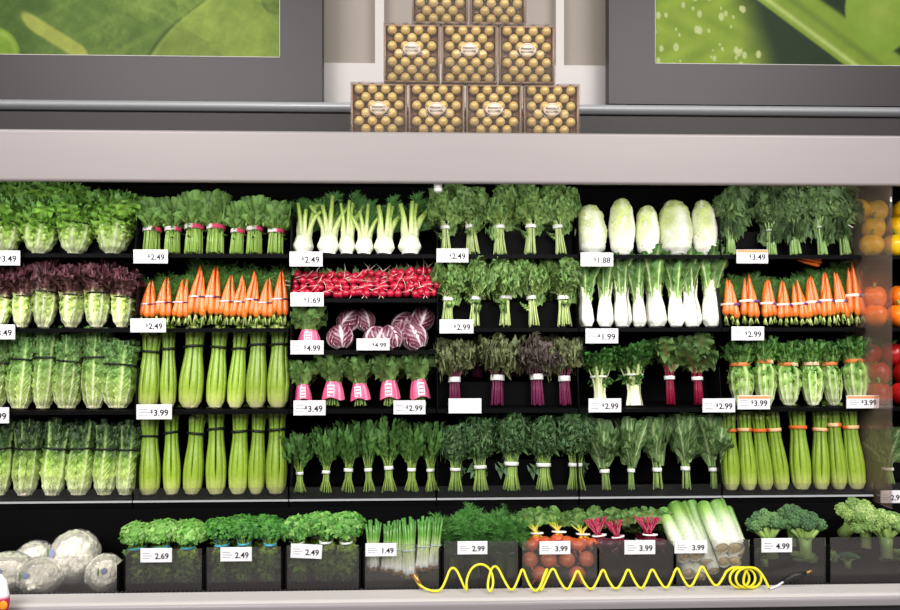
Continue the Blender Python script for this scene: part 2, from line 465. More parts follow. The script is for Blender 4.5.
def red_leaf_lettuce(rnd, i):
    H = 0.215
    prof = lambda t: sm(t, [(0, .016), (.12, .032), (.3, .041), (.5, .043), (.56, .039), (.8, .052), (1, .060)])
    bl = [(0, C(222, 228, 170)), (.35, C(172, 200, 96)), (.52, C(140, 160, 80)), (.62, C(96, 60, 60)), (.85, C(74, 40, 46)), (1, C(96, 54, 60))]
    rb = [(0, C(240, 240, 222)), (.45, C(222, 230, 176)), (.65, C(150, 110, 110)), (1, C(110, 50, 70))]
    mb = lettuce_body(rnd, H, prof, bl, rb, 28, .027, brv=.4, ruf=.013, fr=6, bl=.0022, ribw=.24, ribh=.004, nt=32, nv=13, vein=.3)
    for q in range(10):
        a = rnd.uniform(0, 6.28); r = rnd.uniform(.01, .04)
        free_leaf(mb, (r * math.cos(a), r * math.sin(a), H * .58), (math.cos(a) * .5, math.sin(a) * .5, 1), (math.cos(a), math.sin(a), 0), .08, lambda s: .026 * sm(s, [(0, .4), (.6, 1), (1, .7)]),
                  bl[3:], rb[2:], bend=.9, ruf=.012, fr=3, curl=.006, rnd=rnd, nt=11, nv=9)
    core = MB(); core.blob((0, 0, .004), (.016, .016, .009), C(226, 205, 180))
    return [part('leaves', mb, 'leaf'), part('cut_stem', core, 'plain'), part('elastic_band', elastic(.042, H * .55, C(24, 20, 22), .003, tilt=.002), 'plain')], H * 1.05, .105
def romaine_lettuce(rnd, i, dark=False):
    H = 0.25
    prof = lambda t: sm(t, [(0, .018), (.12, .032), (.32, .042), (.55, .042), (.66, .038), (.85, .042), (1, .045)])
    bl = [(0, C(216, 226, 160)), (.2, C(168, 192, 100)), (.5, C(112, 152, 66)), (.7, C(84, 122, 56)), (1, C(88, 128, 68))]
    if dark: bl = [(0, C(232, 238, 190)), (.3, C(190, 216, 112)), (.5, C(132, 172, 66)), (.64, C(62, 92, 44)), (1, C(44, 66, 40))]  # shade from the shelf above painted into the leaf tops
    rb = [(0, C(240, 240, 222)), (.4, C(214, 224, 164)), (.7, C(160, 186, 108)), (1, C(112, 144, 80))]
    mb = lettuce_body(rnd, H, prof, bl, rb, 22, .027, brv=.22, ruf=.007, fr=6, bl=.0042, nvein=12, ribw=.13, ribh=.005, nt=48, nv=15, vein=.22, tip=.02)
    core = MB(); core.blob((0, 0, .004), (.019, .019, .010), C(232, 218, 196))
    return [part('leaves', mb, 'leaf'), part('cut_stem', core, 'plain'), part('elastic_band', elastic(.0425, H * .66, C(16, 20, 18), .0034, tilt=.003), 'plain')], H * 1.03, .088
def dark_romaine_lettuce(rnd, i): return romaine_lettuce(rnd, i, True)  # romaine with shelf shade coloured into its tops
def escarole(rnd, i):
    H = 0.185
    prof = lambda t: sm(t, [(0, .016), (.12, .032), (.32, .043), (.52, .045), (.68, .030), (.85, .048), (1, .060)])
    bl = [(0, C(220, 230, 170)), (.3, C(150, 188, 86)), (.6, C(96, 146, 60)), (1, C(58, 106, 46))]
    rb = [(0, C(240, 242, 220)), (.5, C(205, 224, 150)), (1, C(120, 160, 80))]
    mb = lettuce_body(rnd, H, prof, bl, rb, 28, .023, ruf=.011, fr=5, bl=.0016, ribw=.26, ribh=.005, nt=30, nv=11, vein=.25, nvein=5)
    for q in range(12):
        a = rnd.uniform(0, 6.28); r = rnd.uniform(.006, .03)
        free_leaf(mb, (r * math.cos(a), r * math.sin(a), H * .7), (math.cos(a) * .6, math.sin(a) * .6, 1), (math.cos(a), math.sin(a), 0), .066, lambda s: .022 * sm(s, [(0, .4), (.6, 1), (1, .7)]),
                  bl[2:], rb[1:], bend=.9, ruf=.010, fr=3, curl=.005, rnd=rnd, nt=10, nv=9)
    core = MB(); core.blob((0, 0, .004), (.017, .017, .009), C(240, 238, 215))
    bd = MB(); ring(bd, .034, H * .68, .011, .0016, C(214, 120, 60), col2=C(238, 206, 170), split=.7)
    return [part('leaves', mb, 'leaf'), part('cut_stem', core, 'plain'), part('paper_band', bd, 'plain')], H * 1.06, .105
def napa_cabbage(rnd, i):
    H = 0.21
    prof = lambda t: sm(t, [(0, .026), (.12, .044), (.45, .053), (.82, .044), (.95, .030), (1, .014)])
    bl = [(0, C(236, 236, 224)), (.5, C(210, 220, 160)), (.85, C(196, 210, 124)), (1, C(172, 194, 88))]
    rb = [(0, C(242, 242, 236)), (.6, C(240, 240, 226)), (1, C(222, 230, 186))]
    mb = MB()
    for q in range(13):
        th = q * 2.4 + rnd.uniform(-.2, .2); rs = .86 + .14 * q / 13
        wl = rnd.uniform(.05, .07)
        wrap_leaf(mb, th, H * rnd.uniform(.92, 1.02), prof, lambda t, wl=wl: wl * sm(t, [(0, .5), (.3, 1), (.7, 1), (1, .6)]), bl, rb, rs=rs, nt=26, nv=17, ruf=.0016, fr=3,
                  bl=.0015, nvein=9, ribw=.35, ribh=.002, vein=.5, rnd=rnd, edgec=C(206, 220, 120))
    core = MB(); core.blob((0, 0, .004), (.026, .026, .012), C(244, 240, 226))
    return [part('leaves', mb, 'crisp'), part('cut_stem', core, 'plain')], H, .108
def bok_choy(rnd, i):
    H = 0.24; mb = MB(); lf = MB()
    prof = lambda t: sm(t, [(0, .016), (.12, .030), (.35, .027), (.6, .021), (1, .030)])
    for q in range(9):
        th = q * 2.4 + rnd.uniform(-.2, .2); rs = .55 + .45 * q / 9
        wl = rnd.uniform(.9, 1.15)
        wrap_leaf(mb, th, H * .72, prof, lambda t, wl=wl: wl * .021 * sm(t, [(0, .8), (.15, 1.1), (.6, .62), (1, .3)]), [(0, C(236, 236, 228)), (.6, C(232, 234, 214)), (1, C(200, 218, 150))],
                  [(0, C(240, 240, 234)), (.7, C(234, 236, 216)), (1, C(206, 222, 160))], rs=rs, nt=16, nv=9, ribw=.5, ribh=.007, rnd=rnd)
        c, s = math.cos(th), math.sin(th); z0 = rnd.uniform(.34, .5) * H; r0 = prof(z0 / H / .72) * rs + .002
        for k in range(3):
            free_leaf(lf, (r0 * c, r0 * s, z0 + k * .04), (c * .10 + rnd.uniform(-.12, .12), s * .1, 1), (c, s, 0), H * 1.0 - z0 - k * .02, lambda u: .021 * sm(u, [(0, .15), (.35, .55), (.7, 1), (1, .35)]),
                      [(0, C(144, 180, 80)), (.4, C(88, 130, 56)), (1, C(58, 98, 46))], [(0, C(236, 240, 210)), (.7, C(190, 210, 140)), (1, C(120, 160, 90))], bend=rnd.uniform(0, .6), ruf=.006, cup=-.4, fr=4, vein=.35, rnd=rnd, nt=14, nv=9)
    core = MB(); core.blob((0, 0, .006), (.020, .020, .010), C(240, 236, 226))
    return [part('stalks', mb, 'crisp'), part('leaves', lf, 'leaf'), part('cut_stem', core, 'plain')], H * 1.0, .075
def celery(rnd, i, band='black', Hh=.28):
    H = Hh; mb = MB(); lf = MB()
    n_out = 8
    stalks = [(a * 2 * math.pi / n_out + rnd.uniform(-.12, .12), 1.0) for a in range(n_out)] + [(a * 2 * math.pi / 5 + .4, .5) for a in range(4)]
    dark = .93 + rnd.uniform(-.07, .05)
    for a, rs in stalks:
        zt = H * (rnd.uniform(.95, 1.0) if rs == 1 else rnd.uniform(.98, 1.05))
        s = np.linspace(0, 1, 14)
        r = sm(s, [(0, .012), (.10, .028), (.3, .0315), (.75, .0225), (1, .0275)]) * rs
        aa = a + rnd.uniform(-.12, .12) * s
        wd = sm(s, [(0, .016), (.15, .0142), (.4,.0118), (.75, .0090), (1, .0085)]) * rnd.uniform(.92, 1.08)
        seg = 14; b = np.linspace(0, 2 * np.pi, seg, endpoint=False)
        rid = 1 + .035 * np.cos(5 * b)
        X = (wd[:, None] * np.sin(b) * rid); Yr = wd[:, None] * .62 * np.cos(b) * rid
        ca, sa = np.cos(aa)[:, None], np.sin(aa)[:, None]
        R = r[:, None] + Yr
        V = np.stack([R * ca - X * sa, R * sa + X * ca, (s * zt)[:, None] + 0 * X], -1)
        base = stops(s, [(0, C(210, 208, 156)), (.07, C(188, 200, 108)), (.22, C(144, 172, 54)), (.8, C(122, 156, 48)), (.97, C(120, 152, 52)), (1, C(198, 210, 130))])
        cc = np.repeat(base[:, None], seg, 1) * (1 + .07 * np.cos(5 * b))[None, :, None] * dark * rnd.uniform(.93, 1.07)
        mb.add(V, gfaces(14, seg, True), None, cc)
        k = mb.n - seg; c0 = np.array([[k, k + j, k + j + 1] for j in range(1, seg - 1)]); mb.t.append(c0)
    for q in range(rnd.choice([8, 14, 20])):
        a = rnd.uniform(0, 6.28); r = rnd.uniform(.008, .03)
        p = np.array([r * math.cos(a), r * math.sin(a), H * rnd.uniform(.84, .98)])
        lf.tube([p, p + (0.004 * math.cos(a), .004 * math.sin(a), .02)], .0018, 4, C(140, 176, 66))
        leaf_mass(lf, p + (0.004 * math.cos(a), .004 * math.sin(a), .024), (.010, .010, .008), 7, .010, [C(120, 160, 54), C(150, 184, 76)], rnd)
    core = MB(); core.blob((0, 0, .006), (.024, .024, .012), C(216, 206, 166))
    if band == 'black': bd = elastic(.0325, H * .755, C(12, 18, 16), .0046, tilt=.003)
    else: bd = MB(); ring(bd, .032, H * .76, .012, .0016, C(222, 104, 44), col2=C(240, 190, 140), split=.6)
    return [part('stalks', mb, 'waxy'), part('leaf_tips', lf, 'leaf'), part('cut_base', core, 'plain'), part('elastic_band' if band == 'black' else 'paper_band', bd, 'plain')], H, .082
def celery_black(rnd, i): return celery(rnd, i)
def celery_orange(rnd, i): return celery(rnd, i, 'orange')

def bunch(rnd, H, stemn, stemr, zb, rb, r0, r1, ztop, stemcol, leafL, Wf, blade, ribc, per=2, bandc=WHITE, band2=None, bandh=.009, twist_tie=False,
          spk=.8, face=0, facew=.02, mass=0, massr=.009, bend=(.15, .75), coltop=None, stemname='stems', flat=.8, low=0, **lk):
    st = MB(); lf = MB(); warm = np.array([1.22, 1.06, .92])
    blade = [(q, c * warm) for q, c in blade]
    tips = pinch_stems(st, rnd, stemn, H, zb * H, rb, r0, r1, ztop * H, stemr, stemcol, flat=flat, coltop=coltop)
    for tp, d, bx, pb, pm in tips:
        for k in range(per):
            base = tp if k == 0 else pm + (tp - pm) * rnd.uniform(-.2, .9)
            dd = d * 1.0 + bx * rnd.uniform(0, spk) + np.array([rnd.uniform(-.35, .35), rnd.uniform(-.3, .3), .35])
            L = leafL * rnd.uniform(.7, 1.1)
            L = min(L, max(.02, (H * 1.03 - base[2]) * 1.15))
            free_leaf(lf, base, dd, bx + np.array([rnd.uniform(-.3, .3), rnd.uniform(-.6, .1), 0]), L, Wf, blade, ribc, rnd=rnd, bend=rnd.uniform(*bend), twist=rnd.uniform(-.5, .5), **lk)
    for k in range(low):
        tp, d, bx, pb, pm = tips[rnd.randrange(len(tips))]
        free_leaf(lf, pb * rnd.uniform(.6, 1), bx + np.array([0, -.3, rnd.uniform(-.2, .8)]), (0, 0, 1), leafL * .45, lambda s: Wf(s) * .5, blade, ribc, rnd=rnd, bend=rnd.uniform(-.6, .6), **lk)
    bd = MB(); ring(bd, rb * 1.12 + stemr, zb * H, bandh, .0014, bandc, col2=band2, ry=rb * 1.12 * flat + stemr)
    if twist_tie: bd.tube([(rb, -rb * .6, zb * H), (rb + .012, -rb - .004, zb * H + .004), (rb + .03, -rb, zb * H - .004)], .0014, 4, bandc)
    for k in range(face):
        x = (k - (face - 1) / 2) * rb * 1.1; z0 = H * (zb + rnd.uniform(.03, .10))
        kw = dict(lk); kw.update(ruf=lk.get('ruf', 0) * .6)
        free_leaf(lf, (x, -rb * .9, z0), (x * 8 + rnd.uniform(-.12, .12), -.10, 1), (0, -1, 0), (H - z0) * rnd.uniform(.72, .95), broad(facew), [(q, c * 1.12) for q, c in blade], ribc, rnd=rnd, bend=rnd.uniform(-.35, .2), **kw)
    V = np.concatenate(lf.v); lo, hi = np.percentile(V, 4, axis=0), np.percentile(V, 96, axis=0)
    if mass:
        cz = max(zb * H + .02, lo[2]); c0 = [c for q, c in blade]
        leaf_mass(lf, (0, -.004, (hi[2] + cz) / 2), ((hi[0] - lo[0]) * .46, (hi[1] - lo[1]) * .46, (hi[2] - cz) * .5), mass, massr, [c0[0] * .8, c0[0] * 1.1, c0[-1], c0[-1] * 1.2], rnd, top_only=False)
        V = np.concatenate(lf.v)
    for ax in (0, 1, 2):
        h2, l2 = hi[ax], lo[ax]
        for a in lf.v:
            m = a[:, ax] > h2; a[m, ax] = h2 + (a[m, ax] - h2) * .22
            if ax < 2: m = a[:, ax] < l2; a[m, ax] = l2 + (a[m, ax] - l2) * .22
    V = np.concatenate(lf.v); lo, hi = np.percentile(V, 1, axis=0), V.max(0)
    return [part(stemname, st, 'waxy'), part('leaves', lf, 'leaf'), part('paper_band' if not twist_tie else 'twist_tie', bd, 'plain')], hi[2], max((hi[0] - lo[0]) * .90, .03)
spoon = lambda w: (lambda s: w * sm(s, [(0, .12), (.3, .5), (.65, 1), (.88, .8), (1, .15)]))
broad = lambda w: (lambda s: w * sm(s, [(0, .2), (.25, .7), (.6, 1), (1, .45)]))
narrow = lambda w: (lambda s: w * sm(s, [(0, .15), (.3, .6), (.6, 1), (1, .1)]))
def spinach(rnd, i):
    return bunch(rnd, .19, 60, .0024, .36, .034, .040, .034, .50, C(168, 202, 100), .078, spoon(.019), [(0, C(122, 166, 88)), (1, C(88, 132, 66))], [(0, C(150, 186, 96)), (1, C(96, 140, 72))],
                 per=2, spk=.15, face=4, facew=.017, bandc=C(205, 60, 100), band2=C(236, 226, 230), bandh=.011, low=6, cup=-.3, ruf=.003, nt=9, nv=7, vein=.15)
def mustard_greens(rnd, i):
    return bunch(rnd, .215, 17, .0030, .34, .019, .030, .040, .54, C(190, 208, 136), .095, broad(.034), [(0, C(136, 172, 100)), (1, C(96, 138, 80))], [(0, C(180, 200, 130)), (1, C(128, 164, 92))],
                 per=3, low=3, face=2, facew=.03, mass=90, massr=.012, ruf=.014, curl=.009, lobe=.35, nl=4, fr=4, nt=14, nv=11, vein=.15)
def curly_kale(rnd, i):
    return bunch(rnd, .215, 10, .0046, .33, .014, .021, .042, .54, C(160, 194, 118), .09, broad(.028), [(0, C(116, 152, 98)), (1, C(88, 122, 84))], [(0, C(146, 176, 110)), (1, C(96, 130, 86))],
                 per=1, low=9, mass=1300, massr=.0065, bandh=.004, twist_tie=True, ruf=.018, curl=.014, fr=6, lobe=.3, nl=6, nt=19, nv=13)
def green_kale(rnd, i):
    return bunch(rnd, .24, 20, .0029, .27, .018, .032, .044, .58, C(140, 168, 84), .085, broad(.028), [(0, C(82, 118, 72)), (1, C(66, 104, 70))], [(0, C(110, 144, 80)), (1, C(80, 118, 70))],
                 per=2, low=2, face=1, facew=.03, mass=800, massr=.0075, ruf=.014, curl=.010, fr=5, lobe=.35, nl=5, nt=15, nv=11)
def purple_kale(rnd, i):
    dk = i % 2
    return bunch(rnd, .205, 20, .0032, .30, .020, .025, .044, .50, C(116, 42, 78), .09, broad(.031), [(0, C(112, 124, 84) if not dk else C(90, 84, 80)), (1, C(92, 108, 76) if not dk else C(84, 78, 80))], [(0, C(150, 150, 106) if not dk else C(110, 70, 100)), (1, C(104, 118, 78))],
                 per=2, mass=380, massr=.010, bandh=.012, ruf=.014, curl=.009, fr=5, lobe=.4, nl=5, nt=14, nv=11, coltop=C(110, 70, 84))
def dandelion_greens(rnd, i):
    return bunch(rnd, .235, 24, .0022, .26, .015, .036, .036, .50, C(148, 176, 84), .115, narrow(.016), [(0, C(84, 130, 62)), (1, C(64, 108, 58))], [(0, C(120, 158, 80)), (1, C(70, 112, 60))],
                 per=3, spk=.35, bend=(0, .5), ruf=.004, lobe=.5, nl=5, fr=3, nt=16, nv=5)
def collard_greens(rnd, i):
    return bunch(rnd, .225, 13, .0038, .22, .019, .026, .026, .34, C(140, 168, 94), .145, broad(.046), [(0, C(86, 122, 70)), (1, C(66, 102, 60))], [(0, C(206, 222, 170)), (1, C(170, 196, 136))],
                 per=1, spk=.2, face=3, facew=.050, ruf=.008, cup=-.22, fr=2, ribw=.10, vein=.55, nt=20, nv=15)
def chard(rnd, i):
    return bunch(rnd, .21, 8, .0050, .36, .013, .016, .036, .66, C(128, 18, 50), .10, broad(.042), [(0, C(92, 128, 70)), (1, C(72, 108, 60))], [(0, C(164, 40, 66)), (.5, C(120, 110, 70)), (1, C(104, 140, 80))],
                 per=2, face=2, facew=.040, bandh=.010, ruf=.010, curl=.005, fr=3, nt=14, nv=11, vein=.15, ribw=.08)
def chicory(rnd, i):
    H = .19; mb = MB(); lf = MB()
    prof = lambda t: sm(t, [(0, .026), (.3, .020), (.5, .022), (1, .045)])
    for q in range(12):
        th = q * 2.4; rs = .5 + .5 * q / 12
        wrap_leaf(mb, th, H * .62, prof, lambda t: .011 * sm(t, [(0, 1), (1, .4)]), [(0, C(240, 238, 214)), (.5, C(214, 226, 150)), (1, C(150, 180, 90))], [(0, C(244, 240, 222)), (1, C(220, 226, 170))], rs=rs, nt=10, nv=7, ribw=.5, ribh=.004, rnd=rnd)
        c, s = math.cos(th), math.sin(th)
        for z0, L, w in ((.30 if q % 3 == 0 else .55, .04, .012), (.5, .08, .026), (.55, .085, .030), (.6, .09, .028)):
            r0 = prof(z0) * rs + .003
            free_leaf(lf, (r0 * c, r0 * s, z0 * H), (c * .6, s * .6, 1), (c, s - .2, 0), L, broad(w), [(0, C(110, 156, 70)), (1, C(52, 104, 44))], [(0, C(190, 210, 130)), (1, C(90, 140, 70))], bend=rnd.uniform(.4, 1.2), ruf=.010, curl=.006, fr=4, lobe=.3, rnd=rnd, nt=12, nv=9)
    bd = MB(); ring(bd, .027, H * .46, .006, .0014, C(226, 236, 214))
    return [part('stalks', mb, 'crisp'), part('leaves', lf, 'leaf'), part('paper_band', bd, 'plain')], H, .10
def fennel(rnd, i):
    H = .205; mb = MB(); st = MB(); fr = MB()
    prof = lambda t: sm(t, [(0, .024), (.35, .037), (.7, .030), (1, .017)])
    for q in range(8):
        wrap_leaf(mb, q * 2.4, .075 * (1.1 if q < 4 else 1), prof, lambda t: .036 * sm(t, [(0, .6), (.4, 1), (1, .32)]), [(0, C(244, 242, 230)), (.7, C(238, 240, 216)), (1, C(206, 222, 150))], [(0, C(246, 246, 236)), (1, C(220, 230, 180))],
                  rs=.75 + .25 * q / 8, nt=12, nv=11, ribw=.6, ribh=.003, bl=.0005, rnd=rnd)
    for q in range(9):
        a = q * 2.4 + rnd.uniform(-.3, .3); c, s = math.cos(a), math.sin(a) * .6
        L = H - rnd.uniform(.0, .06); sp = rnd.uniform(.4, 1.2)
        pts = [(.015 * c, .015 * s, .05), (.02 * c, .02 * s, .09), (.034 * c * sp, .03 * s, .13), (.055 * c * sp, .04 * s, L)]
        st.tube(pts, [.011, .0085, .0070, .0058], 8, np.array([C(240, 244, 220), C(220, 232, 164), C(190, 214, 116), C(170, 200, 96)]))
        for k in range(7):
            z = rnd.uniform(.085, L)
            kk = (z - .05) / (L - .05)
            p = np.array([(.015 + .04 * sp * kk) * c, (.015 + .025 * kk) * s + .022, z])
            frond(fr, p, (c + rnd.uniform(-.9, .9), .5 + rnd.uniform(-.4, .8), rnd.uniform(.6, 1.5)), rnd.uniform(.04, .085), C(84, 136, 64), rnd, n=9, spread=.3, w=.0012)
    return [part('bulb', mb, 'crisp'), part('stalks', st, 'waxy'), part('fronds', fr, 'leaf')], H, .088

def carrot_mesh(rnd, L, r):
    mb = MB(); s = np.linspace(0, 1, 16)
    rad = r * sm(s, [(0, .35), (.05, .85), (.12, 1), (.55, .78), (.88, .38), (1, .06)]) * (1 + .03 * np.sin(s * 47 + rnd.uniform(0, 6)))
    bend = rnd.uniform(-.004, .004)
    pts = np.stack([bend * np.sin(s * 3.1), 0 * s, s * L], -1)
    c = C(226, 108, 36) * rnd.uniform(.8, 1.1)
    cs = np.stack([mixc(c, C(150, 120, 50), max(0, 1 - 14 * q) * .8) for q in s]) * (1 + .06 * np.sin(s * 60 + 1))[:, None]
    mb.tube(pts, rad, 10, cs)
    return mb
def carrot_bunch(rnd, i, Ln=.150, bandc=C(70, 26, 60), band2=C(220, 200, 220)):
    parts = []; N = 5
    xs = [-.019, 0, .019, -.010, .010]; ys = [-.012, -.016, -.012, .008, .008]
    stub = MB()
    for k in range(N):
        L = Ln * rnd.uniform(.84, 1.1); r = rnd.uniform(.0108, .0135)
        m = carrot_mesh(rnd, L, r)
        x, y = xs[k] + rnd.uniform(-.002, .002), ys[k]
        z0 = rnd.uniform(.028, .044)
        tx = x * .25 + rnd.uniform(-.006, .006); 
        M = Matrix.Translation((x, y, z0)) @ Matrix.Rotation(math.atan2(tx - x, L), 4, 'Y') @ Matrix.Rotation(-.05 * (1 if y < 0 else -1), 4, 'X')
        mb = MB(); mb.merge(m, M)
        parts.append(part('carrot', mb, 'waxy'))
        for q in range(6):
            a = rnd.uniform(0, 6.28); l = rnd.uniform(.020, .034)
            stub.tube([(x, y, z0 + .004), (x + .006 * math.cos(a), y + .006 * math.sin(a), z0 + .004 - l)], .0020, 4, mixc(C(196, 208, 130), C(120, 150, 60), rnd.random()))
    gr = MB()
    for q in range(46):
        x = rnd.uniform(-.03, .03)
        frond(gr, (x * .6, .020 + rnd.uniform(0, .014), rnd.uniform(.05, .13)), (rnd.uniform(-.6, .6), rnd.uniform(-.05, .3), 1), rnd.uniform(.06, .125), C(76, 122, 50) * rnd.uniform(.8, 1.4), rnd, n=9, spread=.3, w=.0012)
    bd = MB(); ring(bd, .031, Ln * .60, .005 if Ln < .1 or bandc[1] < .02 else .009, .0012, bandc, col2=band2, ry=.024, split=.5)
    return parts + [part('cut_stems', stub, 'waxy'), part('green_tops', gr, 'leaf'), part('paper_band', bd, 'plain')], Ln * 1.12 + .033, .062
def carrot_bunch_tall(rnd, i): return carrot_bunch(rnd, i, .15, C(96, 60, 120), C(244, 214, 196))
def radish_bunch(rnd, i):
    parts = []; lf = MB()
    for k in range(12):
        x = (k % 3 - 1) * .021 + rnd.uniform(-.004, .004) + (.008 if (k // 3) % 2 else 0); z = .012 + (k // 3) * .0205 + rnd.uniform(-.003, .003); y = .006 * (k // 3) + rnd.uniform(-.007, .004)
        mb = MB(); r = rnd.uniform(.0105, .0128)
        mb.blob((x, y, z), r, C(172, 20, 50) * rnd.uniform(.75, 1.15), 9, 12, fn=lambda D: 1 + .06 * D[..., 2])
        a = rnd.uniform(-2.6, 2.6); l = rnd.uniform(.012, .038)
        p = np.array([x + r * .8 * math.sin(a), y - r * .6, z + r * .6 * math.cos(a)])
        q = np.array([math.sin(a), -.15, math.cos(a)])
        mb.tube([p, p + q * l * .5 + (.003, -.002, 0), p + q * l], [.0013, .0008, .0004], 4, np.array([C(220, 90, 120), C(238, 214, 206), C(236, 226, 200)]))
        parts.append(part('radish', mb, 'waxy'))
    for k in range(9):
        free_leaf(lf, (rnd.uniform(-.02, .02), .024, .055), (rnd.uniform(-.8, .8), .2, 1), (0, -1, 0), rnd.uniform(.03, .055), narrow(.009), [(0, C(150, 176, 84)), (1, C(70, 112, 50))], [(0, C(180, 200, 120)), (1, C(110, 150, 80))], bend=.5, ruf=.003, rnd=rnd, nt=8, nv=5)
    return parts + [part('leaf_stems', lf, 'leaf')], .094, .072
def wrapped_radish_greens(rnd, i):
    parts, h, w = bunch(rnd, .19, 14, .0026, .24, .018, .026, .034, .55, C(150, 180, 96), .085, broad(.023), [(0, C(112, 150, 84)), (1, C(80, 122, 68))], [(0, C(150, 182, 110)), (1, C(96, 136, 78))],
                        per=3, face=2, facew=.022, ruf=.005, lobe=.4, nl=3, fr=2, nt=11, nv=7)
    wr = MB(); s = np.linspace(0, 1, 6); a = np.linspace(0, 2 * np.pi, 28, endpoint=False)
    r = .027 + .014 * (1 - s) ** 1.3 + .004 * np.sin(s * 3)
    rr = r[:, None] * (1 + .07 * np.sin(a * 5 + i) [None] * (1 - s)[:, None])
    V = np.stack([rr * np.cos(a), rr * np.sin(a) * .85, (.022 + s * .050)[:, None] + 0 * rr + .004 * np.sin(a * 3)[None] * (1 - s)[:, None]], -1)
    cc = np.tile(C(222, 84, 128), (6, 28, 1)); cc[:, (a > 4.3) & (a < 5.1)] = C(226, 96, 140); cc[3:5] *= .94
    cc[:, ::5] = C(238, 160, 186)
    wr.add(V, gfaces(6, 28, True), None, cc)
    lb = MB()
    for k, (x0, x1, z0, z1, c) in enumerate([(-.013, .013, .030, .062, C(246, 240, 242)), (-.0105, .0105, .034, .058, C(214, 92, 126)), (-.008, .008, .0480, .0535, C(246, 240, 242)), (-.008, .008, .038, .0435, C(246, 240, 242))]):
        lb.box(x0, x1, -.0345 - .0006 * k, -.0330, z0, z1, c)
    wrp = part('plastic_wrap', wr, 'crisp', [part('wrap_label', lb, 'plain', smooth=False)], label='glossy pink plastic wrap')
    return [parts[0], parts[1], wrp], h, w
def radicchio(rnd, i):
    mb = MB(); H = .088
    prof = lambda t: .046 * np.sqrt(np.clip(1 - (2 * np.clip(t, .02, .98) - 1) ** 2, 0, 1)) + .002
    for q in range(12):
        bl = [(0, C(130, 40, 76)), (.3, C(98, 18, 50)), (1, C(74, 14, 40))]
        wrap_leaf(mb, q * 2.4 + rnd.uniform(-.3, .3), H, prof, lambda t: .044 * sm(t, [(0, .4), (.4, 1), (1, .5)]), bl, [(0, C(246, 238, 240)), (1, C(228, 190, 206))], rs=.9 + .1 * q / 12, nt=24, nv=21, ruf=.002,
                  bl=.0006, nvein=5, ribw=.11, ribh=.002, vein=.75, rnd=rnd)
    return [part('leaves', mb, 'crisp')], H, .094
def scallion_bunch(rnd, i):
    st = MB(); rt = MB(); H = .20
    for k in range(11):
        a = k * 2.4; q = math.sqrt((k + .5) / 11) * .017; c, s = math.cos(a), math.sin(a) * .7
        sp = rnd.uniform(.9, 1.5)
        pts = [(q * c * 1.3, q * s * 1.3, .012 + rnd.uniform(0, .008)), (q * c * 1.2, q * s, .03), (q * c, q * s, .08), (q * c * sp, q * s * sp, .14), (q * c * sp * 1.3, q * s * 1.3, H * rnd.uniform(.9, 1.04))]
        st.tube(pts, [.006, .0052, .0045, .0046, .0040], 7, np.array([C(250, 250, 244), C(250, 250, 244), C(214, 228, 168), C(110, 166, 70), C(70, 128, 52)]) * rnd.uniform(.9, 1.05))
        for m in range(12):
            t = rnd.uniform(0, 6.28); b = np.array(pts[0])
            rt.tube([b, b + (.006 * math.cos(t), .006 * math.sin(t), -.006), b + (.009 * math.cos(t), .009 * math.sin(t), -.012)], [.0012, .0009, .0004], 3, C(176, 128, 86) * rnd.uniform(.7, 1.2))
    bd = MB(); ring(bd, .020, .095, .004, .001, C(196, 214, 226), ry=.016); 
    return [part('stalks', st, 'waxy'), part('roots', rt, 'plain'), part('rubber_band', bd, 'plain')], H, .056
def dill_bunch(rnd, i):
    st = MB(); fr = MB(); H = .19
    tips = pinch_stems(st, rnd, 14, H, .085, .012, .018, .036, .15, .0016, C(120, 156, 70))
    for tp, d, bx, pb, pm in tips:
        for k in range(9):
            b = pm + (tp - pm) * rnd.uniform(-2.2, 1)
            frond(fr, b, d + bx * rnd.uniform(-.2, 1) + np.array([0, 0, .4]), rnd.uniform(.045, .07), C(84, 140, 66) * rnd.uniform(.8, 1.4), rnd, n=9, spread=.34, w=.0011)
    bd = MB(); ring(bd, .0145, .085, .006, .0014, WHITE, ry=.012)
    return [part('stems', st, 'waxy'), part('fronds', fr, 'leaf'), part('twist_tie', bd, 'plain')], H, .08
def herb_bunch(rnd, i, tie, cols, r=.010):
    st = MB(); lf = MB(); H = .185
    tips = pinch_stems(st, rnd, 18, H, .11, .013, .022, .030, .150, .0015, C(150, 190, 84))
    leaf_mass(lf, (0, -.004, .156), (.050, .040, .034), 380, r, cols, rnd)
    leaf_mass(lf, (0, -.004, .055), (.038, .036, .05), 150, r, [C(112, 150, 66), C(130, 160, 70), C(80, 120, 56)], rnd, top_only=False)
    leaf_mass(lf, (0, -.004, .100), (.026, .024, .016), 60, r, [C(160, 190, 66), C(140, 176, 56)], rnd, top_only=False)
    bd = MB(); ring(bd, .017, .118, .007, .002, tie, ry=.028)
    bd.tube([(-.012, -.030, .118), (0, -.036, .120), (.012, -.030, .119)], .0034, 6, tie)
    return [part('stems', st, 'waxy'), part('leaves', lf, 'leaf'), part('twist_tie', bd, 'plain')], H + .004, .082
def parsley_flat(rnd, i): return herb_bunch(rnd, i, C(60, 170, 200), [C(124, 182, 80), C(98, 160, 64), C(156, 202, 110)], .012)
def parsley_curly(rnd, i): return herb_bunch(rnd, i, C(80, 170, 200), [C(78, 146, 56), C(98, 166, 66), C(64, 128, 50)], .0085)
def coriander(rnd, i): return herb_bunch(rnd, i, C(238, 242, 240), [C(82, 148, 60), C(104, 168, 72), C(132, 186, 92)], .0115)
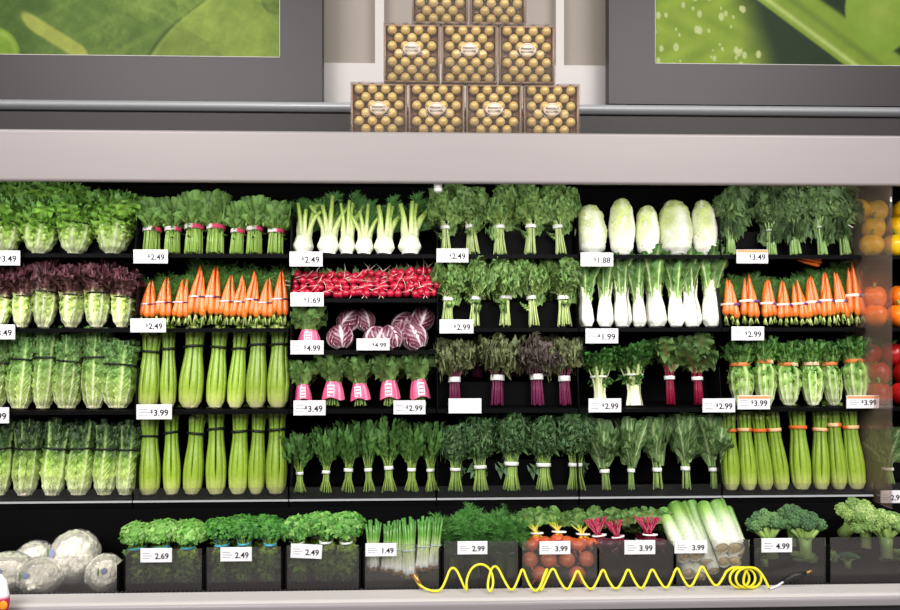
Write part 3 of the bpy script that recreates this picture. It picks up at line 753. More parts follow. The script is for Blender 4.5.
def beet_bunch(rnd, i, col=C(196, 84, 40), stemc=C(222, 190, 60), stemt=C(140, 170, 60)):
    parts = []
    n = 4
    for k in range(n):
        x = [-.034, -.010, .014, .036][k] + rnd.uniform(-.003, .003); y = [-.012, .010, -.016, .006][k]; z = .10 + [0.0, .014, .010, .0][k]
        mb = MB(); r = rnd.uniform(.021, .026)
        mb.blob((x, y, z), (r, r, r * .92), lambda D, c=col * rnd.uniform(.85, 1.1): mixc(c[None, None], (c * .75)[None, None], (np.abs(np.sin(D[..., 2] * 9))[..., None] * .5)), 12, 16, fn=lambda D: 1 + .03 * np.sin(D[..., 0] * 5 + k))
        mb.tube([(x, y - r * .5, z - r * .7), (x + .004, y - r * .6, z - r - .008), (x + .012, y - r * .6, z - r - .028)], [.004, .002, .0006], 6, col * .9)
        parts.append(part('beet', mb, 'waxy'))
    st = MB(); lf = MB()
    for k in range(14):
        x0 = rnd.uniform(-.022, .022); x1 = x0 * .35 - .012; y0 = rnd.uniform(-.004, .02); x2 = x1 + rnd.uniform(-.035, .035)
        hi_ = .03 if stemc[1] < .1 else 0; yb = .034 if hi_ else 0
        st.tube([(x0, y0, .115), (x1, y0 + .006, .150), (x2, y0 + .012, .178 + hi_)], [.0042, .0034, .0026], 6, np.array([stemc, stemc, stemt]))
        free_leaf(lf, (x2, y0 + .012 + yb, .170 + hi_ * .3), (x2 - x1 + rnd.uniform(-.01, .01), .01, .03), (rnd.uniform(-.5, .5), -1, 0), rnd.uniform(.05, .075), broad(.021), [(0, C(110, 150, 74)), (1, C(80, 124, 60))], [(0, stemt), (1, C(130, 160, 84))], bend=.6, ruf=.006, rnd=rnd, nt=10, nv=7, vein=.2, fr=2)
    bd = MB(); ring(bd, .022, 0, .006, .0016, WHITE, ry=.016)
    b2 = MB(); b2.merge(bd, Matrix.Translation((-.008, .012, .142)))
    return parts + [part('stems', st, 'waxy'), part('leaves', lf, 'leaf'), part('rubber_band', b2, 'plain')], .235, .10
def golden_beets(rnd, i): return beet_bunch(rnd, i)
def red_beets(rnd, i): return beet_bunch(rnd, i, C(84, 24, 44), C(150, 16, 54), C(170, 40, 80))
def loose_beet(rnd, i):
    mb = MB(); c = C(206, 104, 62)
    mb.blob((0, 0, .022), (.024, .024, .022), lambda D: mixc(c[None, None], (c * .8)[None, None], np.abs(np.sin(D[..., 2] * 8))[..., None]), 12, 16)
    mb.tube([(0, -.016, .010), (.003, -.026, .004), (.010, -.034, .002)], [.004, .002, .0006], 6, c)
    return [part('beet_root', mb, 'waxy')], .044, .048
def leek(rnd, i):
    mb = MB(); rt = MB(); L = .27
    s = np.linspace(0, 1, 14)
    c = stops(s, [(0, C(232, 226, 200)), (.1, C(232, 232, 222)), (.45, C(226, 232, 206)), (.65, C(176, 204, 118)), (.85, C(112, 156, 66)), (1, C(84, 128, 56))])
    mb.tube(np.stack([0 * s, 0 * s, .006 + s * L], -1), sm(s, [(0, .0165), (.05, .0185), (.3, .0165), (.9, .0190), (1, .0180)]), 16, c)
    for k in range(3):
        wrap_leaf(mb, k * 2.2, L, lambda t: .0185 + .0012 * k + 0 * t, lambda t: .026 + 0 * t, [(0, C(232, 232, 222)), (.5, C(222, 232, 200)), (.78, C(140, 180, 84)), (1, C(80, 126, 54))], [(0, C(234, 234, 224)), (1, C(120, 166, 80))],
                  nt=12, nv=7, rnd=rnd, t1=rnd.uniform(.98, 1.06), ribw=.3)
    rt.blob((0, 0, .006), (.0155, .0155, .007), C(226, 204, 160), fn=lambda D: 1 + .08 * np.sin(D[..., 0] * 30) * np.sin(D[..., 1] * 30))
    for m in range(26):
        t = rnd.uniform(0, 6.28); q = rnd.uniform(.003, .013)
        rt.tube([(q * math.cos(t), q * math.sin(t), .002), (q * 1.2 * math.cos(t), q * 1.2 * math.sin(t), -.005)], [.001, .0005], 3, C(190, 160, 110))
    return [part('shaft', mb, 'waxy'), part('root_end', rt, 'plain')], L, .038
def broccoli(rnd, i):
    st = MB(); fl = MB(); 
    st.tube([(0, 0, 0), (0, 0, .03), (0, .002, .055)], [.016, .015, .018], 12, np.array([C(196, 210, 140), C(150, 182, 96), C(140, 176, 90)]))
    cols = [C(82, 118, 72), C(70, 104, 66), C(98, 134, 80)]
    if i % 2: cols = [C(140, 170, 92), C(118, 152, 80), C(164, 190, 116)]
    for k in range(15):
        a = k * 2.4; q = math.sqrt((k + .3) / 15); d = np.array([math.cos(a) * q, math.sin(a) * q, 0])
        c = d * .044 + np.array([0, 0, .082 + .030 * (1 - q * q)])
        st.tube([(0, 0, .045), d * .02 + (0, 0, .062), c - (0, 0, .004)], [.010, .007, .006], 7, C(158, 190, 102))
        R = rnd.uniform(.015, .019); cc = cols[rnd.randrange(3)]
        fl.blob(c, R * .85, cc * .85, 8, 10)
        for m in range(46):
            dd = np.array([rnd.gauss(0, 1), rnd.gauss(0, 1), rnd.gauss(0.5, 1)]); dd /= np.linalg.norm(dd)
            if dd[2] < -.5: continue
            fl.blob(c + dd * R * .9, rnd.uniform(.0026, .0042), cc * rnd.uniform(.8, 1.25), 4, 6)
    return [part('stalk', st, 'waxy'), part('florets', fl, 'curd')], .125, .12
def broccoli_down(rnd, i):
    """crown lying with its cut stalk to the front"""
    parts, h, w = broccoli(rnd, i)
    for p in parts:
        p['me'].transform(Matrix.Translation((0, -.02, .055)) @ Matrix.Rotation(math.radians(62), 4, 'X'))
        p['me'].update()
    return parts, .12, .12
def cauliflower(rnd, i):
    cd = MB(); lf = MB(); fm = MB(); st = MB(); R = .066
    cd.blob((0, 0, .055), (R * .92, R * .92, R * .80), C(246, 238, 216), 14, 20)
    for m in range(260):
        dd = np.array([rnd.gauss(0, 1), rnd.gauss(0, 1), rnd.gauss(.3, 1)]); dd /= np.linalg.norm(dd)
        if dd[2] < -.35: continue
        cd.blob(np.array([0, 0, .055]) + dd * (R * .90, R * .90, R * .78), rnd.uniform(.006, .011), C(252, 246, 228) * rnd.uniform(.95, 1.03), 5, 7)
    for k in range(6):
        a = k * 1.05 + rnd.uniform(-.2, .2)
        free_leaf(lf, (.03 * math.cos(a), .03 * math.sin(a), .016), (math.cos(a), math.sin(a), .5), (0, 0, 1), .045, broad(.020), [(0, C(210, 224, 160)), (1, C(130, 170, 80))], [(0, C(236, 240, 210)), (1, C(180, 204, 130))], bend=1.0, ruf=.003, rnd=rnd)
    fm.blob((0, 0, .058), (R * 1.03, R * 1.03, R * .89), C(240, 240, 245), 22, 30, fn=lambda D: 1 + .012 * np.sin(D[..., 0] * 21 + D[..., 2] * 9) + .012 * np.sin(D[..., 1] * 17 + i))
    st.blob((-.012, -.0665, .078), (.011, .0015, .010), C(150, 156, 190), 6, 12)
    st.blob((-.030, -.0615, .075), (.003, .0015, .013), C(110, 150, 50), 6, 8)
    return [part('curd', cd, 'curd'), part('leaf_base', lf, 'leaf'), part('plastic_film', fm, 'film', [part('sticker', st, 'plain')])], .118, .138
def pepper(rnd, i, col=C(240, 190, 20)):
    mb = MB(); st = MB()
    c = np.asarray(col)
    def fn(D):
        a = np.arctan2(D[..., 1], D[..., 0]); q = np.clip(1 - np.abs(D[..., 2]), 0, 1)
        return 1 + .07 * np.cos(a * 4 + i) * (1 - D[..., 2] ** 2) ** .5 - .16 * np.exp(-((1 - D[..., 2]) / .1) ** 1)
    mb.blob((0, 0, .040), (.040, .040, .043), c, 18, 28, fn=fn)
    st.tube([(0, 0, .074), (.002, 0, .086), (.008, 0, .096)], [.006, .0045, .005], 7, C(110, 150, 60))
    return [part('flesh', mb, 'waxy'), part('stem', st, 'plain')], .084, .082
def pepper_yellow(rnd, i): return pepper(rnd, i, C(246, 196, 16))
def pepper_orange(rnd, i): return pepper(rnd, i, C(240, 120, 16))
def pepper_red(rnd, i): return pepper(rnd, i, C(170, 22, 24))
# ------------------------------------------------------------ the setting
XL, XR = -2.6, 2.6
def sbox(name, x0, x1, y0, y1, z0, z1, mat):
    mb = MB(); mb.box(x0, x1, y0, y1, z0, z1)
    return struct(link(name, mb.build(name, False), mat))
sbox('floor', XL, XR, -7, .6, -.05, 0, 'floor')
sbox('wall_back', XL, XR, .52, .60, 0, 3.4, 'wall')
YW = .47
DECK0 = P(450, 132, -.36).z - .0155
zl0, zl1 = P(450, 101, YW).z, P(450, 64, YW).z
sbox('trim_1', XP(300, YW), XP(640, YW), YW, .52, zl0 - .03, zl1, 'white_trim')
sbox('trim_2', XP(375, YW), XP(384, YW), YW, .52, zl1, 2.7, 'white_trim')
sbox('trim_3', XP(556, YW), XP(564, YW), YW, .52, zl1, 2.7, 'white_trim')
zr0, zr1 = P(450, 111.5, .31).z, P(450, 101.5, .31).z
mb = MB(); n = 14
prof = [(.335 - .022 * math.sin(math.pi * i / (n - 1)), zr0 + (zr1 - zr0) * i / (n - 1)) for i in range(n)]
mb.prism(prof + [(.358, zr1), (.358, zr0)], XL, XR)
struct(link('trim_4', mb.build('trim_4'), 'rail_metal'))
sbox('trim_5', XL, XR, .425, .47, 1.80, zr0 + .03, 'dark_trim')
sbox('trim_6', XL, XR, .345, .359, DECK0, zr0 + .012, 'dark_trim')

# ------------------------------------------------------------ framed pictures of vegetables
def picture(kindn, x0, x1, xi0, xi1, z0, zi0, z1, label, paint):
    y0, y1 = .36, .415
    root = empty('framed_picture', ((x0 + x1) / 2, y1, z0))
    f = MB(); L = root.location
    zi1 = z1 - .1
    def fb(a, b, c, d):
        f.box(a - L.x, b - L.x, y0 - L.y, y1 - L.y, c - L.z, d - L.z)
    fb(x0, x1, z0, zi0); fb(x0, x1, zi1, z1); fb(x0, xi0, zi0, zi1); fb(xi1, x1, zi0, zi1)
    link('frame', f.build('frame', False), 'frame', root)
    bd = MB(); e = .004
    for a, b, c, d in ((xi0, xi1, zi0, zi0 + e), (xi0, xi0 + e, zi0, zi1), (xi1 - e, xi1, zi0, zi1)):
        bd.box(a - L.x, b - L.x, y0 + .006 - L.y, y0 + .012 - L.y, c - L.z, d - L.z)
    link('inner_edge', bd.build('inner_edge', False), 'white_trim', root)
    nx, nz = 420, 150
    X = np.linspace(xi0, xi1, nx); Z = np.linspace(zi0, zi1, nz)
    XX, ZZ = np.meshgrid(X, Z, indexing='ij')
    c = paint(XX, ZZ)
    p = MB(); p.add(np.stack([XX - L.x, 0 * XX + y0 + .012 - L.y, ZZ - L.z], -1), gfaces(nx, nz)[:, ::-1], None, c)
    back = MB(); back.box(xi0 - L.x, xi1 - L.x, y0 + .02 - L.y, y1 - L.y, zi0 - L.z, zi1 - L.z)
    link('print', p.build('print'), 'print', root); link('backing', back.build('backing', False), 'dark_trim', root)
    tag(root, label, 'picture')
YF = .36
def pxgrid(XX, ZZ):
    """picture-surface coordinates in tenths of the print, measured from its lower corner"""
    return XX, ZZ
_fr = random.Random(8); _fw = [(_fr.uniform(0, 6.28), _fr.uniform(0, 6.28), 6 * 1.22 ** i) for i in range(22)]
def fbm(X, Z):
    s = 0 * X
    for i, (a, p, f) in enumerate(_fw): s = s + np.sin(f * (X * math.cos(a) + Z * math.sin(a)) + p + 1.5 * s) / (1 + i * .12)
    return s / 5
def sstep(a, b, x):
    k = np.clip((x - a) / (b - a), 0, 1); return k * k * (3 - 2 * k)
def cl(XX, r, g, b): return np.ones(XX.shape + (1,)) * C(r, g, b)
def mx(a, b, k): return a * (1 - k[..., None]) + b * k[..., None]
zb1 = P(200, 56.5, YF).z; xb1 = XP(280, YF)
def paint_left(X, Z):
    u = (xb1 - X) / .00385; w = (Z - zb1) / .00385      # about one unit per printed centimetre step
    nz = np.sin(X * 41 + 3 * np.sin(Z * 23)) * np.sin(Z * 37 + 2 * np.sin(X * 19)) * .5 + .5
    c = mx(cl(X, 84, 108, 58), cl(X, 112, 136, 70), .6 * sstep(0, 260, 280 - u) * nz + .25)
    d = (u - 130) + 0.98 * w - 7 * np.sin(w * .055)       # midrib of the big leaf
    lightside = 1 - sstep(-6, 4, d)
    c = mx(c, cl(X, 132, 150, 76), lightside * .75)
    c = mx(c, cl(X, 58, 80, 44), np.exp(-(d / 2.2) ** 2) * .8)
    c = mx(c, cl(X, 146, 164, 92), np.exp(-((d + 4.5) / 2.0) ** 2) * .5)
    v = np.abs(np.sin((u * .55 + w) * .085)); c = mx(c, cl(X, 146, 164, 88), .12 * (v > .965) * (1 - lightside))
    e = (u - 225) + .2 * w; ww = 12 + 10 * np.sin((280 - u) * .02)
    sl = np.exp(-(((w - (u - 190) * .62 + 0) / 8.5) ** 2)) * sstep(182, 196, u) * (1 - sstep(240, 262, u))
    c = mx(c, cl(X, 160, 166, 88), np.clip(sl * 3.2 - .8, 0, 1))
    bt = sstep(236, 262, u + w * .4) * .75
    c = mx(c, cl(X, 66, 90, 46), bt * (1 - np.clip(sl * 2, 0, 1)))
    r = np.hypot((u - 283) / 30, (w - 2) / 28)
    c = mx(c, cl(X, 120, 148, 56), 1 - sstep(.9, 1.0, r)); c = mx(c, cl(X, 150, 172, 86), np.exp(-((r - .8) / .08) ** 2) * .6)
    r2 = np.hypot((u - 4) / 16, (w - 60) / 18); c = mx(c, cl(X, 70, 88, 48), (1 - sstep(.85, 1.05, r2)) * .7)
    f = fbm(X, Z); c = mx(c, cl(X, 150, 166, 84), np.clip(f * .35, 0, .4) * sstep(0, 200, 330 - u))
    return c * (0.84 + .14 * nz[..., None] + .16 * f[..., None]) * np.array([.70, .73, .60])
zb2 = P(760, 64.5, YF).z; xb2 = XP(655, YF)
drops = [(random.Random(5).uniform(0, 1), 0)] and [(random.Random(900 + i).uniform(0, 130), random.Random(300 + i).uniform(-2, 90), random.Random(70 + i).uniform(.7, 2.8)) for i in range(70)]
def paint_right(X, Z):
    u = (X - xb2) / .00385; w = (Z - zb2) / .00385
    nz = np.sin(X * 37 + 2 * np.sin(Z * 31)) * np.sin(Z * 29) * .5 + .5
    c = mx(cl(X, 112, 136, 54), cl(X, 138, 158, 66), nz * .6 + .2)
    edge = sstep(88, 134, u + w * .35)
    c = mx(c, cl(X, 38, 52, 38), edge)
    d = (u - 112) * .72 + (w - 62)                        # pod lying across the print
    pod = (1 - sstep(14, 17, np.abs(d + -20)))
    pod = sstep(-4, 0, d - 2) * (1 - sstep(40, 46, d - 2 - (u - 112) * .05))
    c = mx(c, cl(X, 118, 140, 58), pod)
    c = mx(c, cl(X, 162, 178, 110), np.exp(-((d - 8) / 3.0) ** 2) * pod)
    c = mx(c, cl(X, 70, 92, 44), np.exp(-((d - 26) / 5.0) ** 2) * .45 * pod)
    c = mx(c, cl(X, 34, 46, 36), sstep(38, 56, d - (u - 112) * .05) * sstep(100, 130, u))
    r = np.hypot((u - 233) / 38, (w - 58) / 46)
    c = mx(c, cl(X, 116, 142, 58), 1 - sstep(.92, 1.0, r)); c = mx(c, cl(X, 142, 158, 78), np.exp(-(r / .5) ** 2) * .6)
    for a, b, q in drops:
        k = (1 - sstep(.8, 1.2, np.hypot((u - a) / q, (w - b) / (q * 1.5)))) * (u + w * .35 < 118)
        c = mx(c, cl(X, 184, 190, 148), k * .8)
    f = fbm(X * 1.3, Z)
    return c * (0.92 + .08 * nz[..., None] + .06 * f[..., None]) * np.array([.80, .82, .66])
zf1 = P(322, 102.5, YF).z
picture('a', -2.35, XP(322, YF), -2.15, xb1, zf1, zb1, 2.9, 'dark grey framed picture of overlapping green vegetable leaves, without water drops', paint_left)
picture('b', XP(609, YF), 2.45, xb2, 2.25, P(640, 104, YF).z, zb2, 2.9, 'dark grey framed picture of green leaf with water drops and a pod', paint_right)

# ------------------------------------------------------------ refrigerated case
case = empty('refrigerated_display_case', (0, 0, 0))
tag(case, 'long black refrigerated produce case with pale grey canopy and bumper', 'display case')
def cpart(name, mb, mat, smooth=False, label=None):
    o = link(name, mb.build(name, smooth), mat, case)
    if label: o['label'] = label
    return o
CZ0, CZ1 = P(450, 183.5, -.36).z, P(450, 132, -.36).z
mb = MB()
r = .008; pf = [(-.352, CZ0), (-.352, CZ1 - .012), (-.325, CZ1 - .012), (-.325, CZ1)]
for i in range(6):
    a = math.pi / 2 * i / 5; pf.append((-.362 + r - r * math.sin(a), CZ1 - r + r * math.cos(a)))
for i in range(6):
    a = math.pi / 2 * i / 5; pf.append((-.362 + r - r * math.cos(a), CZ0 + r - r * math.sin(a)))
mb.prism(pf, XL, XR); cpart('canopy_panel', mb, 'canopy', label='pale grey canopy panel')
DECK = CZ1 - .016
mb = MB(); mb.box(XL, XR, -.352, .42, DECK - .026, DECK); cpart('top_deck', mb, 'black_matte')
mb = MB(); mb.box(XL, XR, .34, .40, 0, DECK - .026); cpart('rear_panel', mb, 'black_matte')
mb = MB(); mb.box(XL, XR, -.318, -.288, 1.7155, DECK - .026); cpart('lamp_housing', mb, 'black_matte')
BZ = P(450, 587, -.36).z
BL = BZ - .040; xcf = XP(120.5, -.36)
mb = MB(); mb.box(XL, xcf, -.385, .34, BL - .03, BL); mb.box(xcf, XR, -.385, .34, BZ - .03, BZ); mb.box(XL, XR, -.085, -.075, BZ, .70); cpart('bin_deck', mb, 'black_matte')
UZ = P(450, 589.5, -.395).z
mb = MB(); pf = [(-.395, UZ), (-.395, UZ - .031), (-.466, UZ - .031), (-.470, UZ - .028)]
for i in range(8):
    a = math.pi / 2 * i / 7; pf.append((-.452 - .018 * math.cos(a), UZ - .018 + .018 * math.sin(a)))
mb.prism(pf, XL, XR); cpart('bumper', mb, 'bumper', label='grey bumper face')
mb = MB(); pf = [(-.396, UZ - .004), (-.396, UZ + .0015), (-.452, UZ + .0015), (-.458, UZ + .0008), (-.4655, UZ - .0035), (-.4655, UZ - .006)]
mb.prism(pf, XL, XR); cpart('bumper_lit_top', mb, 'white_trim', label='pale strip painting light along the bumper top')  # added strip, paler than the bumper to paint its lit top
mb = MB(); mb.box(XL, XR, -.43, -.40, 0, UZ - .031); cpart('kick_panel', mb, 'kick')
mb = MB()
mb.box(XL, XR, -.395, -.372, UZ - .02, UZ - .012)
x = -1.8
while x < 1.9:
    mb.box(x, x + .006, -.394, -.374, UZ - .012, UZ - .002); x += .0125
cpart('air_grille', mb, 'kick')
mb = MB(); mb.tube([(XP(438, -.335), -.335, CZ0 + .03), (XP(438, -.335), -.335, CZ0 - .014)], .012, 14); mb.blob((XP(438, -.335), -.335, CZ0 - .014), (.0125, .0125, .009), (.9, .9, .9), 8, 14)
o = tag(link('temperature_sensor', mb.build('temperature_sensor'), 'sensor_white'), 'small white round temperature sensor hanging under the canopy', 'sensor')
mb = MB(); 

# shelves: one per column and tier
ZR1, ZR2, ZR3, ZR4 = P(450, 255, 0).z, P(450, 328.5, -.02).z, P(450, 409.5, -.04).z, P(450, 496.5, -.06).z
ZRA, ZRB = P(365, 299, -.02).z, P(365, 351, -.03).z
COLB = [-60, 134.5, 290, 437, 579, 721.5]
XPANEL = P(890, 305, -.145).x
def colx(i, y):
    return XPANEL - .004 if i == 6 else XP(COLB[i], y)
STEPS = {(0, 0): .09, (0, 3): .09, (0, 5): .09, (1, 0): .09, (1, 3): .09, (2, 3): .08, (3, 3): .10}
COLN = ['lettuce', 'celery', 'radish', 'purple kale', 'bok choy', 'orange-banded celery', 'bell pepper']
def tray(c, z, y0, where, lip=False, div=True, x0=None, x1=None, back=.17, step=0):
    x0 = colx(c, y0) if x0 is None else x0; x1 = (colx(c + 1, y0) if x1 is None else x1) - .004
    root = empty('display_shelf', ((x0 + x1) / 2, y0, z)); hw = (x1 - x0) / 2; d = .337 - y0
    m = MB(); m.box(-hw, hw, 0, d, -.009, 0); m.box(-hw, hw, -.006, 0, -.011 if not lip else -.034, .002)
    if step: m.box(-hw + .003, hw, .092, .185, 0, step)
    link('shelf_board', m.build('shelf_board', False), 'black', root)
    m = MB(); t = math.tan(math.radians(11))
    m.prism([(.19, 0), (.194, 0), (.194 + back * t, back), (.19 + back * t, back)], -hw, hw)
    link('backrest', m.build('backrest', False), 'black_matte', root)
    if div:
        m = MB(); hh = back * .8; m.prism([(.0, 0), (.112, 0), (.112 + hh * t, hh), (hh * t * .8, hh)], -hw, -hw + .002)
        link('divider', m.build('divider', False), 'black', root)
    if lip:
        m = MB(); m.box(-hw + .002, hw - .002, -.0105, -.0065, -.008, .036)
        link('clear_lip', m.build('clear_lip', False), 'acrylic_lip', root)
        m = MB(); m.box(-hw, hw, -.0125, -.006, -.008, -.003)
        link('front_rail', m.build('front_rail', False), 'rail_metal', root)
    tag(root, 'black display shelf holding ' + where, 'shelf', None)
tiers = [(ZR1, 0, ['the green leaf lettuce', 'the spinach bunches', 'the fennel bulbs', 'the upper mustard greens', 'the napa cabbages', 'the curly kale', 'the yellow bell peppers']),
         (ZR2, -.02, ['the red leaf lettuce', 'the slim carrot bunches', None, 'the lower mustard greens', 'the bok choy', 'the carrots beside the acrylic panel', 'the orange bell peppers']),
         (ZR3, -.04, ['the light romaine', 'the upper black-banded celery', 'the pink-wrapped greens', 'the purple kale', 'the chicory and chard', 'the escarole heads', 'the red bell peppers']),
         (ZR4, -.06, ['the shade-painted romaine', 'the lower black-banded celery', 'the dandelion greens', 'the green kale', 'the collard greens', 'the orange-banded celery', 'the bunch behind the acrylic panel'])]
for ti, (z, y0, names) in enumerate(tiers):
    for c, nm in enumerate(names):
        if nm is None: continue
        kw = dict(lip=(ti == 3), step=STEPS.get((ti, c), 0))
        if c == 6: kw.update(x0=XPANEL + .008, x1=2.2, div=False)
        if c == 2 and ti == 2: kw['back'] = .10
        tray(c, z, y0, nm, **kw)
tray(2, ZRA, -.02, 'the loose radish bunches', back=.10)
tray(2, ZRB, -.03, 'the radicchio heads', back=.10)

# acrylic panel at the end of the section
mb = MB(); mb.box(XPANEL, XPANEL + .005, -.145, .336, .70, 1.80)
e = MB(); e.box(XPANEL - .001, XPANEL + .006, -.148, -.145, .70, 1.80)
root = empty('acrylic_panel', (0, 0, 0))
link('panel_sheet', mb.build('panel_sheet', False), 'acrylic_panel', root); link('edge_strip', e.build('edge_strip', False), 'acrylic_lip', root)
tag(root, 'tall hazy acrylic partition between the greens and the bell peppers', 'partition')

# ------------------------------------------------------------ clear-fronted bins
def pbin(a, b, top, label, light=False):
    y0 = -.36; BZ = BL if a < 0 else globals()['BZ']; x0, x1 = XP(a, y0), XP(b, y0)
    zt = P((a + b) / 2, top, y0).z
    root = empty('produce_bin', ((x0 + x1) / 2, y0, BZ)); hw = (x1 - x0) / 2; h = zt - BZ
    m = MB(); m.box(-hw, hw, -.003, .001, 0, h)
    link('front_panel', m.build('front_panel', False), 'acrylic_light' if light else 'acrylic_bin', root)
    for s in (-1, 1):
        m = MB(); m.box(s * (hw + .003) - .003, s * (hw + .003) + .003, -.002, .26, 0, h * .82)
        link('side_wall', m.build('side_wall', False), 'black', root)
    m = MB(); m.box(-hw, hw, .256, .260, 0, h * .8)
    link('back_wall', m.build('back_wall', False), 'black', root)
    tag(root, label, 'bin')
BINS = [(-60, 117, 557, 'clear-fronted bin of wrapped cauliflower', True), (126, 202, 549, 'clear-fronted bin of broad-leaved parsley beside the cauliflower', False), (207, 281, 547, 'clear-fronted bin of curly parsley', False),
        (287, 359, 545, 'clear-fronted bin of coriander with white ties', False), (365, 439, 544, 'clear-fronted bin of spring onions', True), (444, 518, 541, 'clear-fronted bin of feathery dill', False),
        (522, 597, 541, 'clear-fronted bin of golden beets', True), (599, 673, 541, 'clear-fronted bin of red beets', False), (676, 749, 540, 'clear-fronted bin of leeks', True),
        (754, 825, 538, 'clear-fronted bin of broccoli beside the leeks', False), (830, 925, 537, 'clear-fronted bin of pale broccoli beyond the first broccoli bin', False)]
for b in BINS: pbin(*b)

# ------------------------------------------------------------ price tags
_txt = {}
def text_mesh(s, size):
    k = (s, size)
    if k not in _txt:
        cu = bpy.data.curves.new('t', 'FONT'); cu.body = s; cu.size = size; cu.extrude = .0003; cu.align_x = 'LEFT'; cu.resolution_u = 3
        cu.offset = size * .018
        o = bpy.data.objects.new('t', cu); COL.objects.link(o)
        bpy.context.view_layer.update()
        me = bpy.data.meshes.new_from_object(o)
        me.transform(Matrix.Rotation(math.radians(90), 4, 'X'))
        bpy.data.objects.remove(o); _txt[k] = me
    return _txt[k].copy()
def price_tag(x0, y0, x1, y1, price, yd, label, orange=False, dollar=True, tilt=0, gold=0):
    a, b = P((x0 + x1) / 2, y1, yd), P((x0 + x1) / 2, y0, yd)
    w = (x1 - x0) * mpp((x0 + x1) / 2, yd); h = b.z - a.z
    root = empty('price_tag', a); root.rotation_euler = (0, math.radians(tilt), 0)
    m = MB(); m.box(-w / 2 - .0015, w / 2 + .0015, .0008, .0035, -.0015, h + .0015, (.8, .8, .8))
    link('holder', m.build('holder', False), 'tag_holder', root)
    m = MB(); m.box(-w / 2, w / 2, -.0006, .001, 0, h)
    link('card', m.build('card', False), 'paper', root)
    if orange:
        m = MB(); m.box(-w / 2, w / 2, -.0012, -.0006, h * .80, h); link('header_strip', m.build('header_strip', False), 'orange_paper', root)['label'] = 'orange strip along the top of the card'
    if price:
        sz = h * .62
        me = text_mesh(price, sz); o = link('price_text', me, 'ink', root)
        wd = max(v.co.x for v in me.vertices)
        o.location = (w / 2 - wd - w * .08, -.0010, h * .24)
        if dollar:
            me = text_mesh('$', sz * .55); d = link('dollar_sign', me, 'ink', root); d.location = (w / 2 - wd - w * .08 - sz * .36, -.0010, h * .24 + sz * .32)
        m = MB(); rn = random.Random(x0 * 7 + y0)
        for li in range(3):
            xx = -w / 2 + w * .07; zz = h * (.64 - .19 * li); end = -w / 2 + w * (.38 if li == 1 else .3)
            while xx < end:
                l = rn.uniform(.003, .007); m.box(xx, min(xx + l, end), -.0009, -.0006, zz, zz + h * .05); xx += l + .0012
        link('small_print', m.build('small_print', False), 'ink_pale', root)
    tag(root, label, 'price tag')
T1, T2, T3, T4 = -.022, -.042, -.062, -.082
TAGS = [(-14, 251, 19, 265, '3.49', T1, 'white price tag under the green leaf lettuce'), (134, 250, 167, 263, '2.49', T1, 'white price tag under the spinach bunches'),
        (290, 252, 322, 266, '2.49', T1, 'white price tag under the fennel bulbs'), (437, 249, 468, 262, '2.49', T1, 'white price tag under the upper mustard greens'),
        (581, 253, 613, 266, '1.88', T1, 'white price tag under the napa cabbages'), (737, 250, 768, 263, '3.49', T1, 'orange-topped price tag under the curly kale', True),
        (-14, 325, 14, 339, '3.49', T2, 'white price tag under the red leaf lettuce'), (131, 319, 165, 332, '2.49', T2, 'white price tag under the slim carrot bunches beside the lettuce'),
        (291, 293, 323, 306, '1.69', T2, 'white price tag under the red radishes'), (440, 320, 473, 333, '2.99', T2, 'white price tag under the lower mustard greens'),
        (586, 329, 618, 343, '1.99', T2, 'white price tag under the bok choy'), (732, 327, 764, 340, '2.99', T2, 'white price tag under the carrots near the acrylic panel'),
        (-14, 408, 8, 423, '2.99', T3, 'white price tag under the light green romaine'), (137, 405, 171, 419, '3.99', T3, 'white price tag under the upper black-banded celery'),
        (291, 341, 323, 354, '4.99', T2, 'white price tag under the single pink-wrapped bunch beside the radicchio'), (357, 339, 389, 350, '4.99', T2 - .012, 'white price tag in front of the radicchio heads'),
        (294, 401, 325, 415, '3.49', T3, 'white price tag with bluish digits under the pink-wrapped bunches, nearer the celery'), (394, 401, 425, 414, '2.99', T3, 'white price tag under the pink-wrapped bunches, nearer the purple kale'),
        (449, 399, 481, 413, '', T3, 'blank white price card under the purple kale'), (589, 399, 621, 412, '2.99', T3, 'pale price tag under the white-stemmed chicory'),
        (703, 399, 735, 412, '2.99', T3, 'white price tag under the red-stemmed chard'), (738, 396, 770, 409, '3.99', T3, 'orange-topped price tag under the escarole, on the chard side', True),
        (847, 396, 879, 408, '3.99', T3, 'orange-topped price tag under the escarole, beside the acrylic panel', True),
        (141, 549, 171, 562, '2.69', -.367, 'white price tag on the bin of broad-leaved parsley', False, False), (221, 548, 251, 561, '2.49', -.367, 'white price tag on the bin of curly parsley', False, False),
        (291, 545, 321, 558, '2.49', -.367, 'white price tag on the coriander bin', False, False, 3), (366, 544, 396, 556, '1.49', -.367, 'white price tag on the spring onion bin', False, False),
        (458, 542, 487, 554, '2.99', -.367, 'white price tag on the dill bin', False, False), (540, 542, 570, 554, '3.99', -.367, 'white price tag on the golden beet bin', False, False),
        (625, 541, 655, 554, '3.99', -.367, 'white price tag on the red beet bin', False, False), (675, 541, 707, 553, '3.99', -.367, 'white price tag on the leek bin', False, False),
        (762, 539, 792, 552, '4.99', -.367, 'white price tag on the broccoli bin', False, False), (881, 491, 905, 503, '2.99', T4, 'small pale price tag on the lowest shelf, beyond the acrylic panel', False, False)]
for t in TAGS: price_tag(*t)

